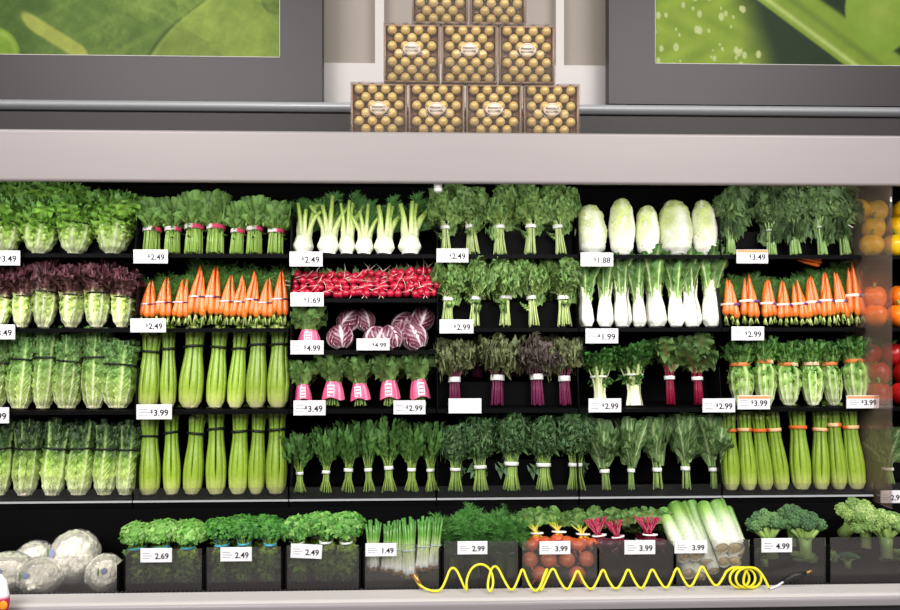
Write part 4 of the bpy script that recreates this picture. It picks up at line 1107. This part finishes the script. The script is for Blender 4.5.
# ------------------------------------------------------------ chocolate boxes on the canopy
def chocolate_box(x, z, label):
    W = .1655; Hh = .172; D = .040
    root = empty('chocolate_box', (x, -.31, z))
    if 'choc' not in _txt:
        m = MB(); m.box(-W / 2 + .004, W / 2 - .004, .024, D - .002, .004, Hh - .004)
        rn = random.Random(3)
        cups = []
        for r in range(7):
            n = 4 if r % 2 == 0 else 3
            for k in range(n):
                cups.append(((k - (n - 1) / 2) * .0385, Hh / 2 + (3 - r) * .0232))
        _txt['cups'] = cups
        cup = MB(); a = np.linspace(0, 2 * np.pi, 25)[:-1]
        rr = np.array([.0105, .0165, .0182, .0174]); yy = np.array([.0235, .021, .013, .0132])
        ruff = 1 + .03 * np.cos(a * 12)
        V = np.stack([(rr[:, None] * ruff) * np.cos(a), yy[:, None] + 0 * a[None], (rr[:, None] * ruff) * np.sin(a)], -1)
        cup.add(V, gfaces(4, 24, True), None, C(56, 26, 20))
        ball = MB(); ball.blob((0, .0125, 0), .0141, C(214, 176, 96), 12, 16, fn=lambda D: 1 + .018 * np.sin(D[..., 0] * 19 + D[..., 2] * 7) * np.sin(D[..., 2] * 17))
        lid = MB(); lid.box(-W / 2, W / 2, 0, .0012, 0, Hh); lid.box(-W / 2, -W / 2 + .0012, .0012, D, 0, Hh); lid.box(W / 2 - .0012, W / 2, .0012, D, 0, Hh); lid.box(-W / 2 + .0012, W / 2 - .0012, .0012, D, Hh - .0012, Hh); lid.box(-W / 2 + .0012, W / 2 - .0012, .0012, D, 0, .0012)
        rim = MB(); q = .0042
        for a0, a1, b0, b1 in ((-W / 2 + .002, W / 2 - .002, .002, .002 + q), (-W / 2 + .002, W / 2 - .002, Hh - .002 - q, Hh - .002), (-W / 2 + .002, -W / 2 + .002 + q, .002, Hh - .002), (W / 2 - .002 - q, W / 2 - .002, .002, Hh - .002)):
            rim.box(a0, a1, .012, D - .001, b0, b1)
        pl = MB(); pts = []
        for i in range(32):
            t = 2 * math.pi * i / 32; rad = 1 + .07 * math.cos(4 * t)
            pts.append((.0235 * rad * math.copysign(abs(math.cos(t)) ** .8, math.cos(t)), .017 * rad * math.copysign(abs(math.sin(t)) ** .8, math.sin(t)) + (.003 if 6 <= i <= 10 else 0)))
        V = [(p[0], -.0012, p[1]) for p in pts] + [(p[0], -.0002, p[1]) for p in pts] + [(0, -.0012, 0)]
        pl.add(V, [(i, 32 + i, 32 + (i + 1) % 32, (i + 1) % 32) for i in range(32)], [(64, i, (i + 1) % 32) for i in range(32)], C(232, 216, 196))
        b2 = MB(); V2 = [(p[0] * .9, -.0016, p[1] * .88) for p in pts] + [(p[0] * .84, -.0016, p[1] * .80) for p in pts]
        b2.add(V2, [(i, 32 + i, 32 + (i + 1) % 32, (i + 1) % 32) for i in range(32)], None, C(180, 130, 70))
        _txt['choc'] = [p.build(nm) for p, nm in ((m, 'tray'), (cup, 'paper_cup'), (ball, 'chocolate'), (lid, 'clear_lid'), (rim, 'rim'), (pl, 'label_plaque'), (b2, 'plaque_border'))]
        for me, mt in zip(_txt['choc'], ['gold_tray', 'plain', 'gold_foil', 'box_lid', 'box_rim', 'plain', 'plain']): me.materials.append(MATS[mt])
    tr, cup, ball, lid, rim, pl, b2 = _txt['choc']
    link('tray', tr, None, root); link('rim', rim, None, root); link('clear_lid', lid, None, root)
    for cx, cz in _txt['cups']:
        o = link('chocolate', ball, None, root); o.location = (cx, 0.004, cz)
        o = link('paper_cup', cup, None, o); o.location = (0, 0, 0)
    p = link('label_plaque', pl, None, root); p.location = (0, 0, Hh * .545)
    link('plaque_border', b2, None, p)
    for s, dz in (('FERRERO', .001), ('ROCHER', -.0078)):
        me = text_mesh(s, .0094); wd = max(v.co.x for v in me.vertices)
        t = link('plaque_text', me, 'ink', p); t.location = (-wd / 2, -.0018, dz)
    tag(root, label, 'box of chocolates', 'stacked boxes of gold wrapped chocolates')
m = mat_plain('gold_foil', C(216, 188, 118), rough=.42, metal=.25, noise=.15, nscale=300)
mat_plain('box_rim', C(170, 138, 116), rough=.4, metal=.1)
BXW = .1675
xc = XP(465, -.30)
def bx(px): return XP(px, -.30)
z1 = DECK; zt1 = z1 + .1735; zt2 = zt1 + .1735
for i, px in enumerate((379, 436.5, 494, 551.5)):
    chocolate_box(bx(px), z1, ['end box of gold wrapped chocolates on the canopy, bottom tier, over the radishes', 'inner box of gold wrapped chocolates on the canopy, bottom tier, above the round white sensor',
                               'inner box of gold wrapped chocolates, bottom tier, above the mustard greens', 'end box of gold wrapped chocolates on the canopy, bottom tier, toward the water-drop picture'][i])
for i, px in enumerate((412, 469.5, 527)):
    chocolate_box(bx(px), zt1, ['middle-tier box of gold wrapped chocolates with white glints, toward the leaf picture', 'central middle-tier box of gold wrapped chocolates', 'middle-tier box of gold wrapped chocolates toward the water-drop picture'][i])
for i, px in enumerate((440, 498)):
    chocolate_box(bx(px), zt2, ['highest-tier box of gold wrapped chocolates toward the leaf picture', 'highest-tier box of gold wrapped chocolates toward the water-drop picture'][i])
# ------------------------------------------------------------ produce on the shelves
def place(kfn, nvar, vi, px, top, wpx, z, y, label, cat, group=None, name=None, lean=10, roll=0, yaw=None, dz=.004, ysc=None):
    vs = kind(kfn, nvar); v = vs[vi % len(vs)]
    x = XP(px, y); ln = math.radians(lean)
    H = v['h']
    for _ in range(3):
        zt = P(px, top, y + H * math.sin(ln)).z
        H = max(.02, (zt - z - dz) / math.cos(ln))
    sz = H / v['h']; sx = wpx * mpp(px, y) / v['w']
    sy = ysc if ysc else min(max((sx * sx * sz) ** (1 / 3), .7 * sx), 1.15)
    rn = random.Random(px * 13 + top)
    yaw = rn.uniform(-180, 180) if yaw is None else yaw
    k = round(yaw / 90) % 2
    R = Matrix.Rotation(math.radians(roll), 3, 'Y') @ Matrix.Rotation(-ln, 3, 'X') @ Matrix.Rotation(math.radians(yaw), 3, 'Z')
    return spawn(v['parts'], name or kfn.__name__, label, cat, group, (x, y, z + dz), R=R, scale=(sx, sy, sz) if k == 0 else (sy, sx, sz))

def row(kfn, nvar, items, z, y, desc, near, cat, group, far=None, roll=2.5, lean=10, yawr=180, name=None, front=.046):
    """items: (px, top, width); labels count away from the neighbour `near`"""
    n = len(items)
    for i, it in enumerate(items):
        if i == 0: pos = 'first from ' + near
        elif i == n - 1 and far: pos = 'next to ' + far
        elif i == n - 1: pos = 'last one away from ' + near
        else: pos = ORD[i] + ' from ' + near
        rn = random.Random(i * 31 + it[1])
        place(kfn, nvar, i + (rn.random() > .5), it[0], it[1], it[2], z, y + front + (it[3] if len(it) > 3 else 0), desc + ', ' + pos, cat, group, name=name, lean=lean,
              roll=it[4] if len(it) > 4 else rn.uniform(-roll, roll), yaw=rn.uniform(-yawr, yawr))

# top tier
row(green_leaf_lettuce, 4, [(112, 196, 48), (74, 200, 42), (38, 201, 42), (3, 199, 44), (-32, 198, 42)], ZR1, 0, 'frilly green leaf lettuce, front row', 'the spinach', 'lettuce', 'green leaf lettuce on the top shelf')
row(green_leaf_lettuce, 4, [(60, 186, 44), (24, 184, 44), (-14, 184, 44)], ZR1 + .09, .085, 'frilly green leaf lettuce in the rear row', 'the spinach', 'lettuce', 'green leaf lettuce on the top shelf', front=.05)
row(spinach, 3, [(151, 200, 27), (172, 199, 26), (193, 194, 30), (215, 194, 28), (236, 203, 22), (254, 198, 26), (275, 203, 26)], ZR1, 0, 'spinach bunch', 'the green leaf lettuce', 'spinach', 'spinach bunches', far='the fennel', yawr=25)
row(fennel, 3, [(303, 198, 27), (328, 196, 28), (347, 197, 22), (364, 204, 24), (384, 200, 27), (410, 198, 30)], ZR1, 0, 'white fennel bulb with green stalks', 'the spinach', 'fennel', 'fennel bulbs', far='the mustard greens', roll=4, yawr=15)
row(mustard_greens, 4, [(446, 192, 36), (473, 190, 36), (500, 191, 36), (530, 189, 38), (561, 190, 38)], ZR1, 0, 'upper-shelf mustard greens with white band', 'the fennel', 'mustard greens', 'upper mustard greens bunches', yawr=25, roll=4)
row(mustard_greens, 4, [(458, 186, 34), (515, 186, 36), (548, 186, 36)], ZR1 + .09, .09, 'upper-shelf mustard greens in the rear row', 'the fennel', 'mustard greens', 'upper mustard greens bunches', yawr=25, front=.05)
row(napa_cabbage, 3, [(592, 206, 33), (622, 200, 27), (648, 207, 25), (677, 202, 36), (706, 202, 27)], ZR1, 0, 'pale oval napa cabbage', 'the mustard greens', 'napa cabbage', 'napa cabbages', far='the curly kale', roll=2)
row(curly_kale, 4, [(731, 190, 36), (772, 196, 34), (796, 192, 34), (823, 188, 36), (846, 190, 34)], ZR1, 0, 'dark curly kale bunch, front row', 'the napa cabbage', 'kale', 'curly kale bunches', yawr=25, roll=4, far='the acrylic panel')
row(curly_kale, 4, [(742, 184, 38), (768, 184, 38), (800, 184, 40), (832, 183, 40)], ZR1 + .09, .09, 'dark curly kale bunch in the rear row', 'the napa cabbage', 'kale', 'curly kale bunches', yawr=25, front=.05)
# second tier
row(red_leaf_lettuce, 4, [(122, 272, 29), (97, 264, 30), (71, 268, 30), (43, 263, 28), (22, 270, 26), (-3, 272, 30), (-28, 270, 28)], ZR2, -.02, 'red leaf lettuce, front row', 'the carrots', 'lettuce', 'red leaf lettuce')
row(red_leaf_lettuce, 4, [(112, 263, 30), (58, 262, 30), (30, 263, 28)], ZR2 + .09, .085, 'red leaf lettuce in the rear row', 'the carrots', 'lettuce', 'red leaf lettuce', front=.05)
row(carrot_bunch, 4, [(148, 278, 18), (163, 274, 18), (180, 274, 18), (197, 262, 20), (211, 262, 19), (226, 272, 18), (239, 273, 17), (251, 268, 17), (265, 275, 18), (280, 267, 18)], ZR2, -.02, 'slim carrot bunch with purple band',
    'the red leaf lettuce', 'carrots', 'purple-banded carrot bunches', far='the radishes', yawr=8, roll=4)
row(mustard_greens, 4, [(447, 263, 36), (475, 260, 36), (506, 258, 38), (534, 259, 38), (565, 260, 40)], ZR2, -.02, 'second-tier mustard greens with white band', 'the radishes', 'mustard greens', 'lower mustard greens bunches', yawr=25, roll=4)
row(mustard_greens, 4, [(490, 258, 36), (520, 257, 36), (550, 258, 36)], ZR2 + .09, .09, 'second-tier mustard greens in the rear row', 'the radishes', 'mustard greens', 'lower mustard greens bunches', yawr=25, front=.05)
row(bok_choy, 4, [(587, 270, 22), (605, 265, 19), (622, 260, 23), (639, 266, 20), (657, 258, 26), (676, 262, 21), (692, 259, 23), (712, 254, 26)], ZR2, -.02, 'white-stalked bok choy', 'the mustard greens', 'bok choy', 'bok choy heads', far='the carrots', roll=2.5)
row(carrot_bunch_tall, 4, [(731, 279, 19), (750, 272, 20), (769, 277, 17), (785, 280, 18), (801, 278, 19), (815, 274, 17), (828, 271, 17), (842, 272, 17), (856, 260, 19)], ZR2, -.02, 'carrot bunch with pale band',
    'the bok choy', 'carrots', 'pale-banded carrot bunches', far='the acrylic panel', yawr=8, roll=2)
v = kind(carrot_bunch_tall, 4)[1]
spawn(v['parts'][:3], 'carrot_bunch', 'three carrots lying sideways on the green tops, under the curly kale shelf', 'carrots', None, P(824, 263, .045), R=(Matrix.Rotation(math.radians(-82), 3, 'Y') @ Matrix.Rotation(0.2, 3, 'X')), scale=(.6, .6, .62))
# radishes and radicchio between
row(radish_bunch, 4, [(301, 267, 25), (318, 269, 24), (335, 268, 25), (352, 268, 24), (368, 265, 24), (384, 267, 24), (399, 265, 25), (414, 263, 24), (428, 262, 22)], ZRA, -.02, 'bunch of round red radishes',
    'the carrots', 'radishes', 'radish bunches', far='the mustard greens', yawr=6, roll=3, lean=14, front=.03)
row(radicchio, 4, [(342, 326, 27), (370, 326, 25), (396, 325, 25), (421, 323, 27)], ZRB, -.03, 'round purple radicchio in the front row', 'the pink-wrapped bunch', 'radicchio', 'radicchio heads', lean=25, roll=30, front=.05)
for i, (px, top, w) in enumerate([(340.5, 305, 24), (368, 308, 21), (393, 304, 25), (418, 306, 25)]):
    place(radicchio, 4, i + 2, px, top, w, ZRB + .058, .082, 'round purple radicchio perched in the upper row, ' + ORD[i] + ' from the pink-wrapped bunch', 'radicchio', 'radicchio heads', lean=12, roll=[40, -20, 60, 20][i])
place(wrapped_radish_greens, 3, 0, 309, 306, 32, ZRB, .016, 'pink-wrapped radish greens bunch alone beside the radicchio', 'radish greens', None, yaw=3, lean=6)
row(wrapped_radish_greens, 3, [(303, 360, 28), (333, 352, 36), (361, 356, 32), (390, 352, 34), (421, 350, 34)], ZR3, -.04, 'radish greens in a pink plastic wrap', 'the black-banded celery', 'radish greens', 'pink-wrapped radish greens', yawr=12, roll=6)
# third tier
row(romaine_lettuce, 4, [(118, 342, 33), (94, 330, 29), (67, 337, 31), (43, 330, 26), (20, 334, 28), (-6, 338, 30), (-32, 338, 28)], ZR3, -.04, 'light green romaine head', 'the celery', 'romaine', 'light romaine heads')
row(celery_black, 4, [(147, 334, 24), (168, 330, 17), (190, 327, 25), (215, 328, 20), (235, 331, 18), (256, 326, 22), (278, 326, 24)], ZR3, -.04, 'black-banded celery, upper shelf', 'the light romaine', 'celery', 'upper celery heads', far='the pink-wrapped greens', roll=4)
row(purple_kale, 4, [(455, 338, 38), (497, 334, 42), (538, 332, 42), (566, 336, 38)], ZR3, -.04, 'purple-stemmed kale with white band', 'the pink-wrapped greens', 'kale', 'purple kale bunches', yawr=25)
row(purple_kale, 4, [(478, 333, 36), (518, 333, 36), (556, 333, 34)], ZR3 + .08, .09, 'purple-stemmed kale in the rear row', 'the pink-wrapped greens', 'kale', 'purple kale bunches', yawr=25, front=.05)
place(chicory, 2, 0, 600, 344, 30, ZR3, .008, 'white-based chicory bunch, the one beside the purple kale', 'chicory', 'chicory bunches')
place(chicory, 2, 1, 635, 340, 34, ZR3, .008, 'white-based chicory bunch, the one beside the chard', 'chicory', 'chicory bunches')
place(chard, 2, 0, 671, 336, 38, ZR3, .008, 'red-stemmed chard bunch beside the chicory', 'chard', 'chard bunches', yaw=10)
place(chard, 2, 1, 699, 334, 40, ZR3, .008, 'red-stemmed chard bunch beside the escarole', 'chard', 'chard bunches', yaw=-12)
row(escarole, 4, [(742, 343, 28), (766, 339, 25), (789, 343, 29), (813, 342, 25), (834, 342, 24), (857, 338, 28)], ZR3, -.04, 'orange-banded escarole', 'the chard', 'escarole', 'escarole heads', far='the acrylic panel', roll=3)
# fourth tier
row(dark_romaine_lettuce, 4, [(125, 424, 25), (104, 423, 28), (78, 423, 28), (52, 422, 28), (25, 422, 28), (-3, 423, 28), (-30, 423, 28)], ZR4, -.06, 'dark-topped romaine head', 'the celery', 'romaine', 'dark-topped romaine heads')
row(celery_black, 4, [(149, 418, 23), (172, 413, 18), (192, 414, 21), (216, 409, 21), (238, 411, 20), (256, 411, 17), (276, 409, 22)], ZR4, -.06, 'black-banded celery, lowest shelf', 'the shade-painted romaine', 'celery', 'lower celery heads', far='the dandelion greens', roll=4)
row(dandelion_greens, 4, [(300, 430, 28), (325, 424, 30), (347, 418, 34), (369, 418, 28), (390, 414, 34), (411, 418, 32), (432, 420, 30)], ZR4, -.06, 'dandelion greens bunch', 'the black-banded celery', 'dandelion greens', 'dandelion greens bunches', far='the kale', yawr=20, roll=4)
row(green_kale, 4, [(455, 424, 30), (481, 414, 36), (511, 410, 40), (544, 414, 40), (576, 412, 38)], ZR4, -.06, 'green kale bunch, front row', 'the dandelion greens', 'kale', 'green kale bunches', far='the collard greens', yawr=20)
row(green_kale, 4, [(496, 409, 38), (528, 408, 40), (560, 409, 38)], ZR4 + .10, .09, 'green kale bunch in the rear row', 'the dandelion greens', 'kale', 'green kale bunches', yawr=20, front=.055)
row(collard_greens, 4, [(606, 418, 32), (632, 416, 26), (658, 414, 28), (686, 412, 32), (716, 414, 34)], ZR4, -.06, 'broad-leaved collard greens bunch', 'the kale', 'collard greens', 'collard greens bunches', far='the orange-banded celery', yawr=25)
row(celery_orange, 4, [(731, 412, 18), (749, 411, 18), (766, 412, 17), (782, 411, 17, 0, -4), (802, 408, 20), (821, 411, 18, 0, 4), (839, 405, 18), (857, 408, 19)], ZR4, -.06, 'orange-banded celery', 'the collard greens', 'celery', 'orange-banded celery heads', far='the acrylic panel', roll=3, yawr=180, lean=9)

# bell peppers beyond the acrylic panel
def peppers(kfn, z, y0, spec, colr, group):
    i = 0
    for lay, (n, xo) in enumerate(spec):
        for k in range(n):
            x = XPANEL + .060 + xo + k * .086; y = y0 + .045 + lay * .035
            rn = random.Random(i * 5 + lay + len(colr)); vs = kind(kfn, 3)
            spawn(vs[i % 3]['parts'], 'bell_pepper', f'{colr} bell pepper, {["bottom", "second", "third"][lay]} layer, {ORD[k]} from the acrylic panel', 'bell pepper', group, (x, y, z + .003 + lay * .066),
                  R=Euler((rn.uniform(-.5, .3), rn.uniform(-.4, .4), rn.uniform(0, 6))).to_matrix() if lay else Euler((0, 0, rn.uniform(0, 6))).to_matrix(), scale=(1, 1, .95)); i += 1
peppers(pepper_yellow, ZR1, 0, [(3, 0), (3, .03), (3, -.01)], 'yellow', 'yellow bell peppers')
peppers(pepper_orange, ZR2, -.02, [(3, 0), (3, .02)], 'orange', 'orange bell peppers')
peppers(pepper_red, ZR3, -.04, [(3, 0), (3, .03), (3, 0)], 'red', 'red bell peppers')
place(collard_greens, 4, 2, 889, 426, 32, ZR4, .03, 'leafy greens bunch standing beyond the acrylic panel', 'greens')

# ------------------------------------------------------------ produce in the bins
def binrow(kfn, nvar, items, y, desc, near, cat, group, **kw):
    row(kfn, nvar, items, BZ, y, desc, near, cat, group, front=0, **kw)
YB1, YB2, YB3 = -.315, -.235, -.155
for (kf, a, nm, nb, grp) in ((parsley_flat, 126, 'broad-leaved parsley with blue tie', 'the cauliflower', 'broad-leaved parsley bunches'), (parsley_curly, 207, 'curly parsley with blue tie', 'the broad-leaved parsley', 'curly parsley bunches'),
                             (coriander, 287, 'coriander bunch with white tie', 'the curly parsley', 'coriander bunches')):
    cat = nm.split()[0] if 'cori' in nm else 'parsley'; t0 = {126: 524, 207: 519, 287: 517}[a]
    nmn = {126: 'parsley_bunch', 207: 'parsley_bunch', 287: 'coriander_bunch'}[a]
    binrow(kf, 3, [(a + 13, t0 + 2, 29), (a + 37, t0, 30), (a + 60, t0 + 1, 29)], YB1, 'front-row ' + nm, nb, cat, grp, lean=5, roll=4, yawr=12, name=nmn)
    binrow(kf, 3, [(a + 11, t0 - 1, 28), (a + 34, t0 - 4, 30), (a + 57, t0 - 4, 30)], YB2, 'rear-row ' + nm, nb, cat, grp, lean=3, roll=5, yawr=12, name=nmn)
for i, (px, top, bot, w) in enumerate([(373, 521, 575, 16), (388, 523, 578, 18), (398, 521, 580, 14), (410, 519, 584, 18), (423, 518, 577, 18), (434, 518, 574, 15)]):
    zb = P(px, bot, YB1).z + .0
    place(scallion_bunch, 3, i, px, top, w, BZ + max(0.004, .010 + (584 - bot) * .0026), YB1 - .012, 'spring onion bunch with white roots, ' + (ORD[i] if i < 5 else 'the one beside the dill and sixth') + ' from the coriander', 'spring onions', 'spring onion bunches', lean=6, roll=[0, 3, -2, -3, 2, 5][i], yaw=10)
binrow(dill_bunch, 3, [(454, 522, 30), (476, 518, 30), (498, 520, 30), (511, 521, 26)], YB1 + .01, 'front-row dill bunch', 'the spring onions', 'dill', 'dill bunches', lean=5, roll=6)
binrow(dill_bunch, 3, [(458, 513, 32), (482, 512, 32), (505, 513, 30)], YB2, 'rear-row dill bunch', 'the spring onions', 'dill', 'dill bunches', lean=4, roll=6)
for i, (px, top, w) in enumerate([(541, 509, 30), (562, 507, 32), (586, 511, 32)]):
    place(golden_beets, 3, i, px, top, w, BZ + .012, YB1 + .022, 'golden beet bunch with leaves, ' + ORD[i] + ' from the dill', 'beets', 'golden beet bunches', lean=12, roll=[0, 2, 4][i], yaw=[5, -8, 10][i], name='beet_bunch')
for i, (px, py, z) in enumerate([(531, 560, 0), (549, 570, 0), (566, 568, 0), (585, 571, 0), (538, 575, 1), (574, 575, 1)]):
    vs = kind(loose_beet, 2); y = -.332 if z else -.325
    zz = BZ + .001 if z else BZ + .040
    spawn(vs[i % 2]['parts'], 'golden_beet', 'loose golden beet low in its bin, ' + ORD[i] + ' from the dill', 'beet', 'loose golden beets', (XP([530, 549, 567, 587, 540, 577][i], y), y, zz), rot=(0, 0, i * 1.3))
for i, (px, top, w) in enumerate([(608, 511, 32), (628, 513, 28), (655, 511, 34)]):
    place(red_beets, 3, i, px, top, w, BZ + .005, YB1 + .022, 'red beet bunch with crimson stems, ' + ORD[i] + ' from the golden beets', 'beets', 'red beet bunches', lean=10, roll=[-6, -10, 2][i], yaw=[5, -8, 10][i], name='beet_bunch')
place(chard, 2, 0, 640, 512, 34, BZ, YB3, 'leafy beet top behind the red beets, nearer the golden beets', 'beet greens', None, name='beet_greens', lean=4)
place(chard, 2, 1, 664, 512, 30, BZ, YB3, 'leafy beet top behind the red beets, nearer the leeks', 'beet greens', None, name='beet_greens', lean=4)
# leeks: from the root end (front, low) to the green end (rear, high)
def rod(kfn, n, vi, p, q, wpx, label, cat, group=None, spin=0):
    v = kind(kfn, n)[vi % n]; d = q - p; L = d.length
    R = d.to_track_quat('Z', 'Y').to_matrix() @ Matrix.Rotation(spin, 3, 'Z')
    s = wpx * mpp(700, p.y) / v['w']
    spawn(v['parts'], kfn.__name__, label, cat, group, p, R=R, scale=(s, s, L / v['h']))
LK = [((684, 558), (663, 512), 13), ((697, 556), (675, 506), 15), ((708, 563), (687, 507), 12), ((714, 571), (692, 505), 11), ((722, 549), (703, 506), 14), ((735, 549), (717, 505), 17), ((742, 553), (727, 511), 13), ((724, 562), (707, 512), 12), ((735, 562), (722, 516), 12), ((689, 574), (668, 524), 13), ((700, 577), (682, 528), 12)]
for i, (a, b, w) in enumerate(LK):
    y0 = -.338 + (.0, .0, .012, .0, .0, .0, .012, .0, .0, .0, .0)[i]; y1 = y0 + .16 + (.03 if i in (2, 3, 7, 8) else 0)
    if i in (7, 8): y0 += .002
    lower = i >= 7
    rod(leek, 3, i, P(*a, y0), P(*b, y1 + (.05 if lower else 0)), w, ('leek with root end low behind the clear front, ' if lower else 'white leek leaning back in its bin, ') + ORD[i - 7 if lower else i] + ' from the beets', 'leek', 'leeks', spin=i)
for i, (kf, px, top, w, z, y, lab) in enumerate([
    (broccoli, 773, 510, 42, .045, -.30, 'green broccoli crown beside the leeks'), (broccoli, 793, 505, 34, .06, -.24, 'pale broccoli crown in the middle, rear of its bin'),
    (broccoli, 806, 511, 44, .045, -.31, 'dark green broccoli crown next to the second broccoli bin'), (broccoli_down, 796, 552, 34, .003, -.255, 'broccoli crown lying low behind the price tag'),
    (broccoli, 765, 548, 26, .003, -.25, 'broccoli crown low in the bin beside the leeks'), (broccoli_down, 815, 550, 26, .003, -.27, 'broccoli crown with cut stalk low in the first broccoli bin'),
    (broccoli_down, 847, 508, 46, .045, -.275, 'pale broccoli crown lying with its cut stalk forward'), (broccoli, 866, 506, 38, .055, -.25, 'yellowish broccoli crown at the rear of the second bin'),
    (broccoli, 887, 510, 44, .045, -.31, 'dark broccoli crown nearest the lone pale price tag'), (broccoli_down, 876, 549, 38, .003, -.27, 'broccoli crown low in the second bin with forked stalks'),
    (broccoli, 848, 552, 28, .003, -.27, 'broccoli crown low in the second bin beside the divider'), (broccoli, 914, 514, 30, .045, -.30, 'broccoli crown at the far end of the second bin')]):
    place(kf, 4, i + (1 if 'pale' in lab or 'yellow' in lab else 0), px, top, w, BZ + z, y, lab, 'broccoli', 'broccoli crowns', lean=14, roll=[-8, 5, 6, 0, 0, 0, -20, 8, 6, 10, 0, 0][i], yaw=i * 20 if kf is broccoli else [0] * 3 + [15, 0, -20, -35, 0, 0, 30, 0, 0][i] if False else i * 7 - 20, name='broccoli')
# cauliflowers in film
for i, (px, top, w, z, y, lab) in enumerate([(40, 556, 46, .001, -.305, 'wrapped cauliflower with grey sticker behind the clear front'), (6, 551, 52, .001, -.285, 'wrapped cauliflower cut by the picture edge'),
                                              (73, 529, 49, .006, -.225, 'wrapped cauliflower standing highest in the bin'), (104, 553, 38, .001, -.28, 'wrapped cauliflower beside the parsley bin'),
                                              (34, 540, 38, .004, -.16, 'wrapped cauliflower at the rear, half hidden')]):
    place(cauliflower, 3, i, px, top, w, BL + z, y, lab, 'cauliflower', 'wrapped cauliflowers', lean=6, yaw=[0, 20, -15, 30, 0][i])

# ------------------------------------------------------------ hose, cable, package
pts = [(414, 576, -.40), (418, 584, -.405), (427, 590, -.42), (440, 593, -.425), (446, 580, -.40), (450, 571, -.385), (456, 571, -.385), (463, 583, -.41), (467, 589, -.43), (466, 580, -.42), (472, 570, -.395), (482, 567.5, -.385), (491, 572, -.40),
       (494, 582, -.43), (490, 590, -.44), (487, 584, -.43), (491, 571, -.40), (497, 569, -.385), (504, 580, -.41), (512, 590, -.44), (519, 578, -.41), (522.5, 570, -.385), (527, 580, -.41), (534, 590, -.435), (540, 586, -.44), (546, 572, -.40), (548, 572, -.385), (540, 585, -.42), (541, 590, -.43), (546, 580, -.41), (553, 569, -.385), (559, 580, -.41), (567, 590, -.435), (573, 580, -.41), (577.5, 571, -.385),
       (583, 581, -.41), (591, 589, -.435), (598, 580, -.41), (603, 570, -.385), (608, 580, -.41), (616, 588.5, -.435), (623, 580, -.41), (628, 570, -.385), (633, 579, -.41), (641, 588, -.435), (647, 580, -.41), (652, 570, -.385), (658, 579, -.41), (666, 588, -.435), (672, 579, -.41), (677, 569, -.385), (682, 578, -.41), (690, 587, -.435), (697, 577, -.41),
       (702, 568, -.385), (708, 577, -.41), (716, 586, -.435)]
for k in range(3):
    for j in range(12):
        a = math.pi + j * math.pi / 6; cx = 735 + (k + j / 12) * 6.0
        pts.append((cx + 11.5 * math.cos(a), 577.5 + 10.5 * math.sin(a), -.415 + .022 * math.cos(a + .6)))
pts += [(746, 568.5, -.39), (755, 567, -.395), (763, 575, -.41), (769, 588, -.44)]
hp = [P(p[0], p[1] if i < 4 or i > len(pts) - 5 or 57 <= i < 57 + 36 else 579.5 + (p[1] - 579.5) * 1.35, p[2]) for i, p in enumerate(pts)]
hp = np.array([(q.x, q.y, max(q.z, UZ + .005)) for q in hp])
for _ in range(3):
    hp = np.concatenate([hp[:1], np.stack([hp[:-1] * .75 + hp[1:] * .25, hp[:-1] * .25 + hp[1:] * .75], 1).reshape(-1, 3), hp[-1:]])
root = empty('coiled_hose', (0, 0, 0)); mb = MB(); mb.tube(hp, .0034, 8); link('hose_coil', mb.build('hose_coil'), 'hose', root)
mb = MB(); a = P(414, 574, -.40); b = P(422, 588, -.405)
mb.tube([a, (a + b) / 2, b], [.0055, .0068, .0055], 8); link('brass_fitting', mb.build('brass_fitting'), 'brass', root)
tag(root, 'yellow coiled hose stretched along the bumper in front of the bins', 'hose')
root = empty('cable_plug', (0, 0, 0))
mb = MB(); z = UZ + .008
mb.tube([P(783, 582, -.405), P(793, 576, -.40), P(799, 575, -.40), P(806, 573, -.40)], [.005, .009, .0075, .005], 8); link('plug_body', mb.build('plug_body'), 'rubber_black', root)
mb = MB(); mb.tube([P(806, 573, -.40), P(812, 570.5, -.40)], [.004, .003], 6); link('plug_tip', mb.build('plug_tip'), 'brass', root)
mb = MB(); mb.tube([P(770, 588.5, -.43), P(776, 586.5, -.42), P(784, 581.5, -.405)], .003, 6); link('cable', mb.build('cable'), 'sensor_white', root)
tag(root, 'black plug with pale cable lying on the bumper at the hose end', 'plug')
root = empty('snack_bag', P(-6, 612, -.50))
mb = MB()
s = np.linspace(0, 1, 12); a = np.linspace(0, 2 * np.pi, 20, endpoint=False)
w = .040 * sm(s, [(0, .9), (.3, 1), (.8, .85), (1, .5)]); d = .018 * sm(s, [(0, .8), (.4, 1), (.9, .4), (1, .1)])
V = np.stack([w[:, None] * np.cos(a), d[:, None] * np.sin(a), (s * .098 - .0)[:, None] + 0 * w[:, None] * a], -1)
cc = np.tile(C(240, 236, 240), (12, 20, 1)); cc[:5] = C(196, 30, 90)
mb.add(V, gfaces(12, 20, True), None, cc); link('bag_body', mb.build('bag_body'), 'crisp', root)
mb = MB(); mb.blob((.030, -.012, .022), (.012, .004, .012), C(240, 150, 30), 8, 12); link('orange_spot', mb.build('orange_spot'), 'plain', root)
tag(root, 'white and pink snack bag at the lower corner in front of the case', 'bag')
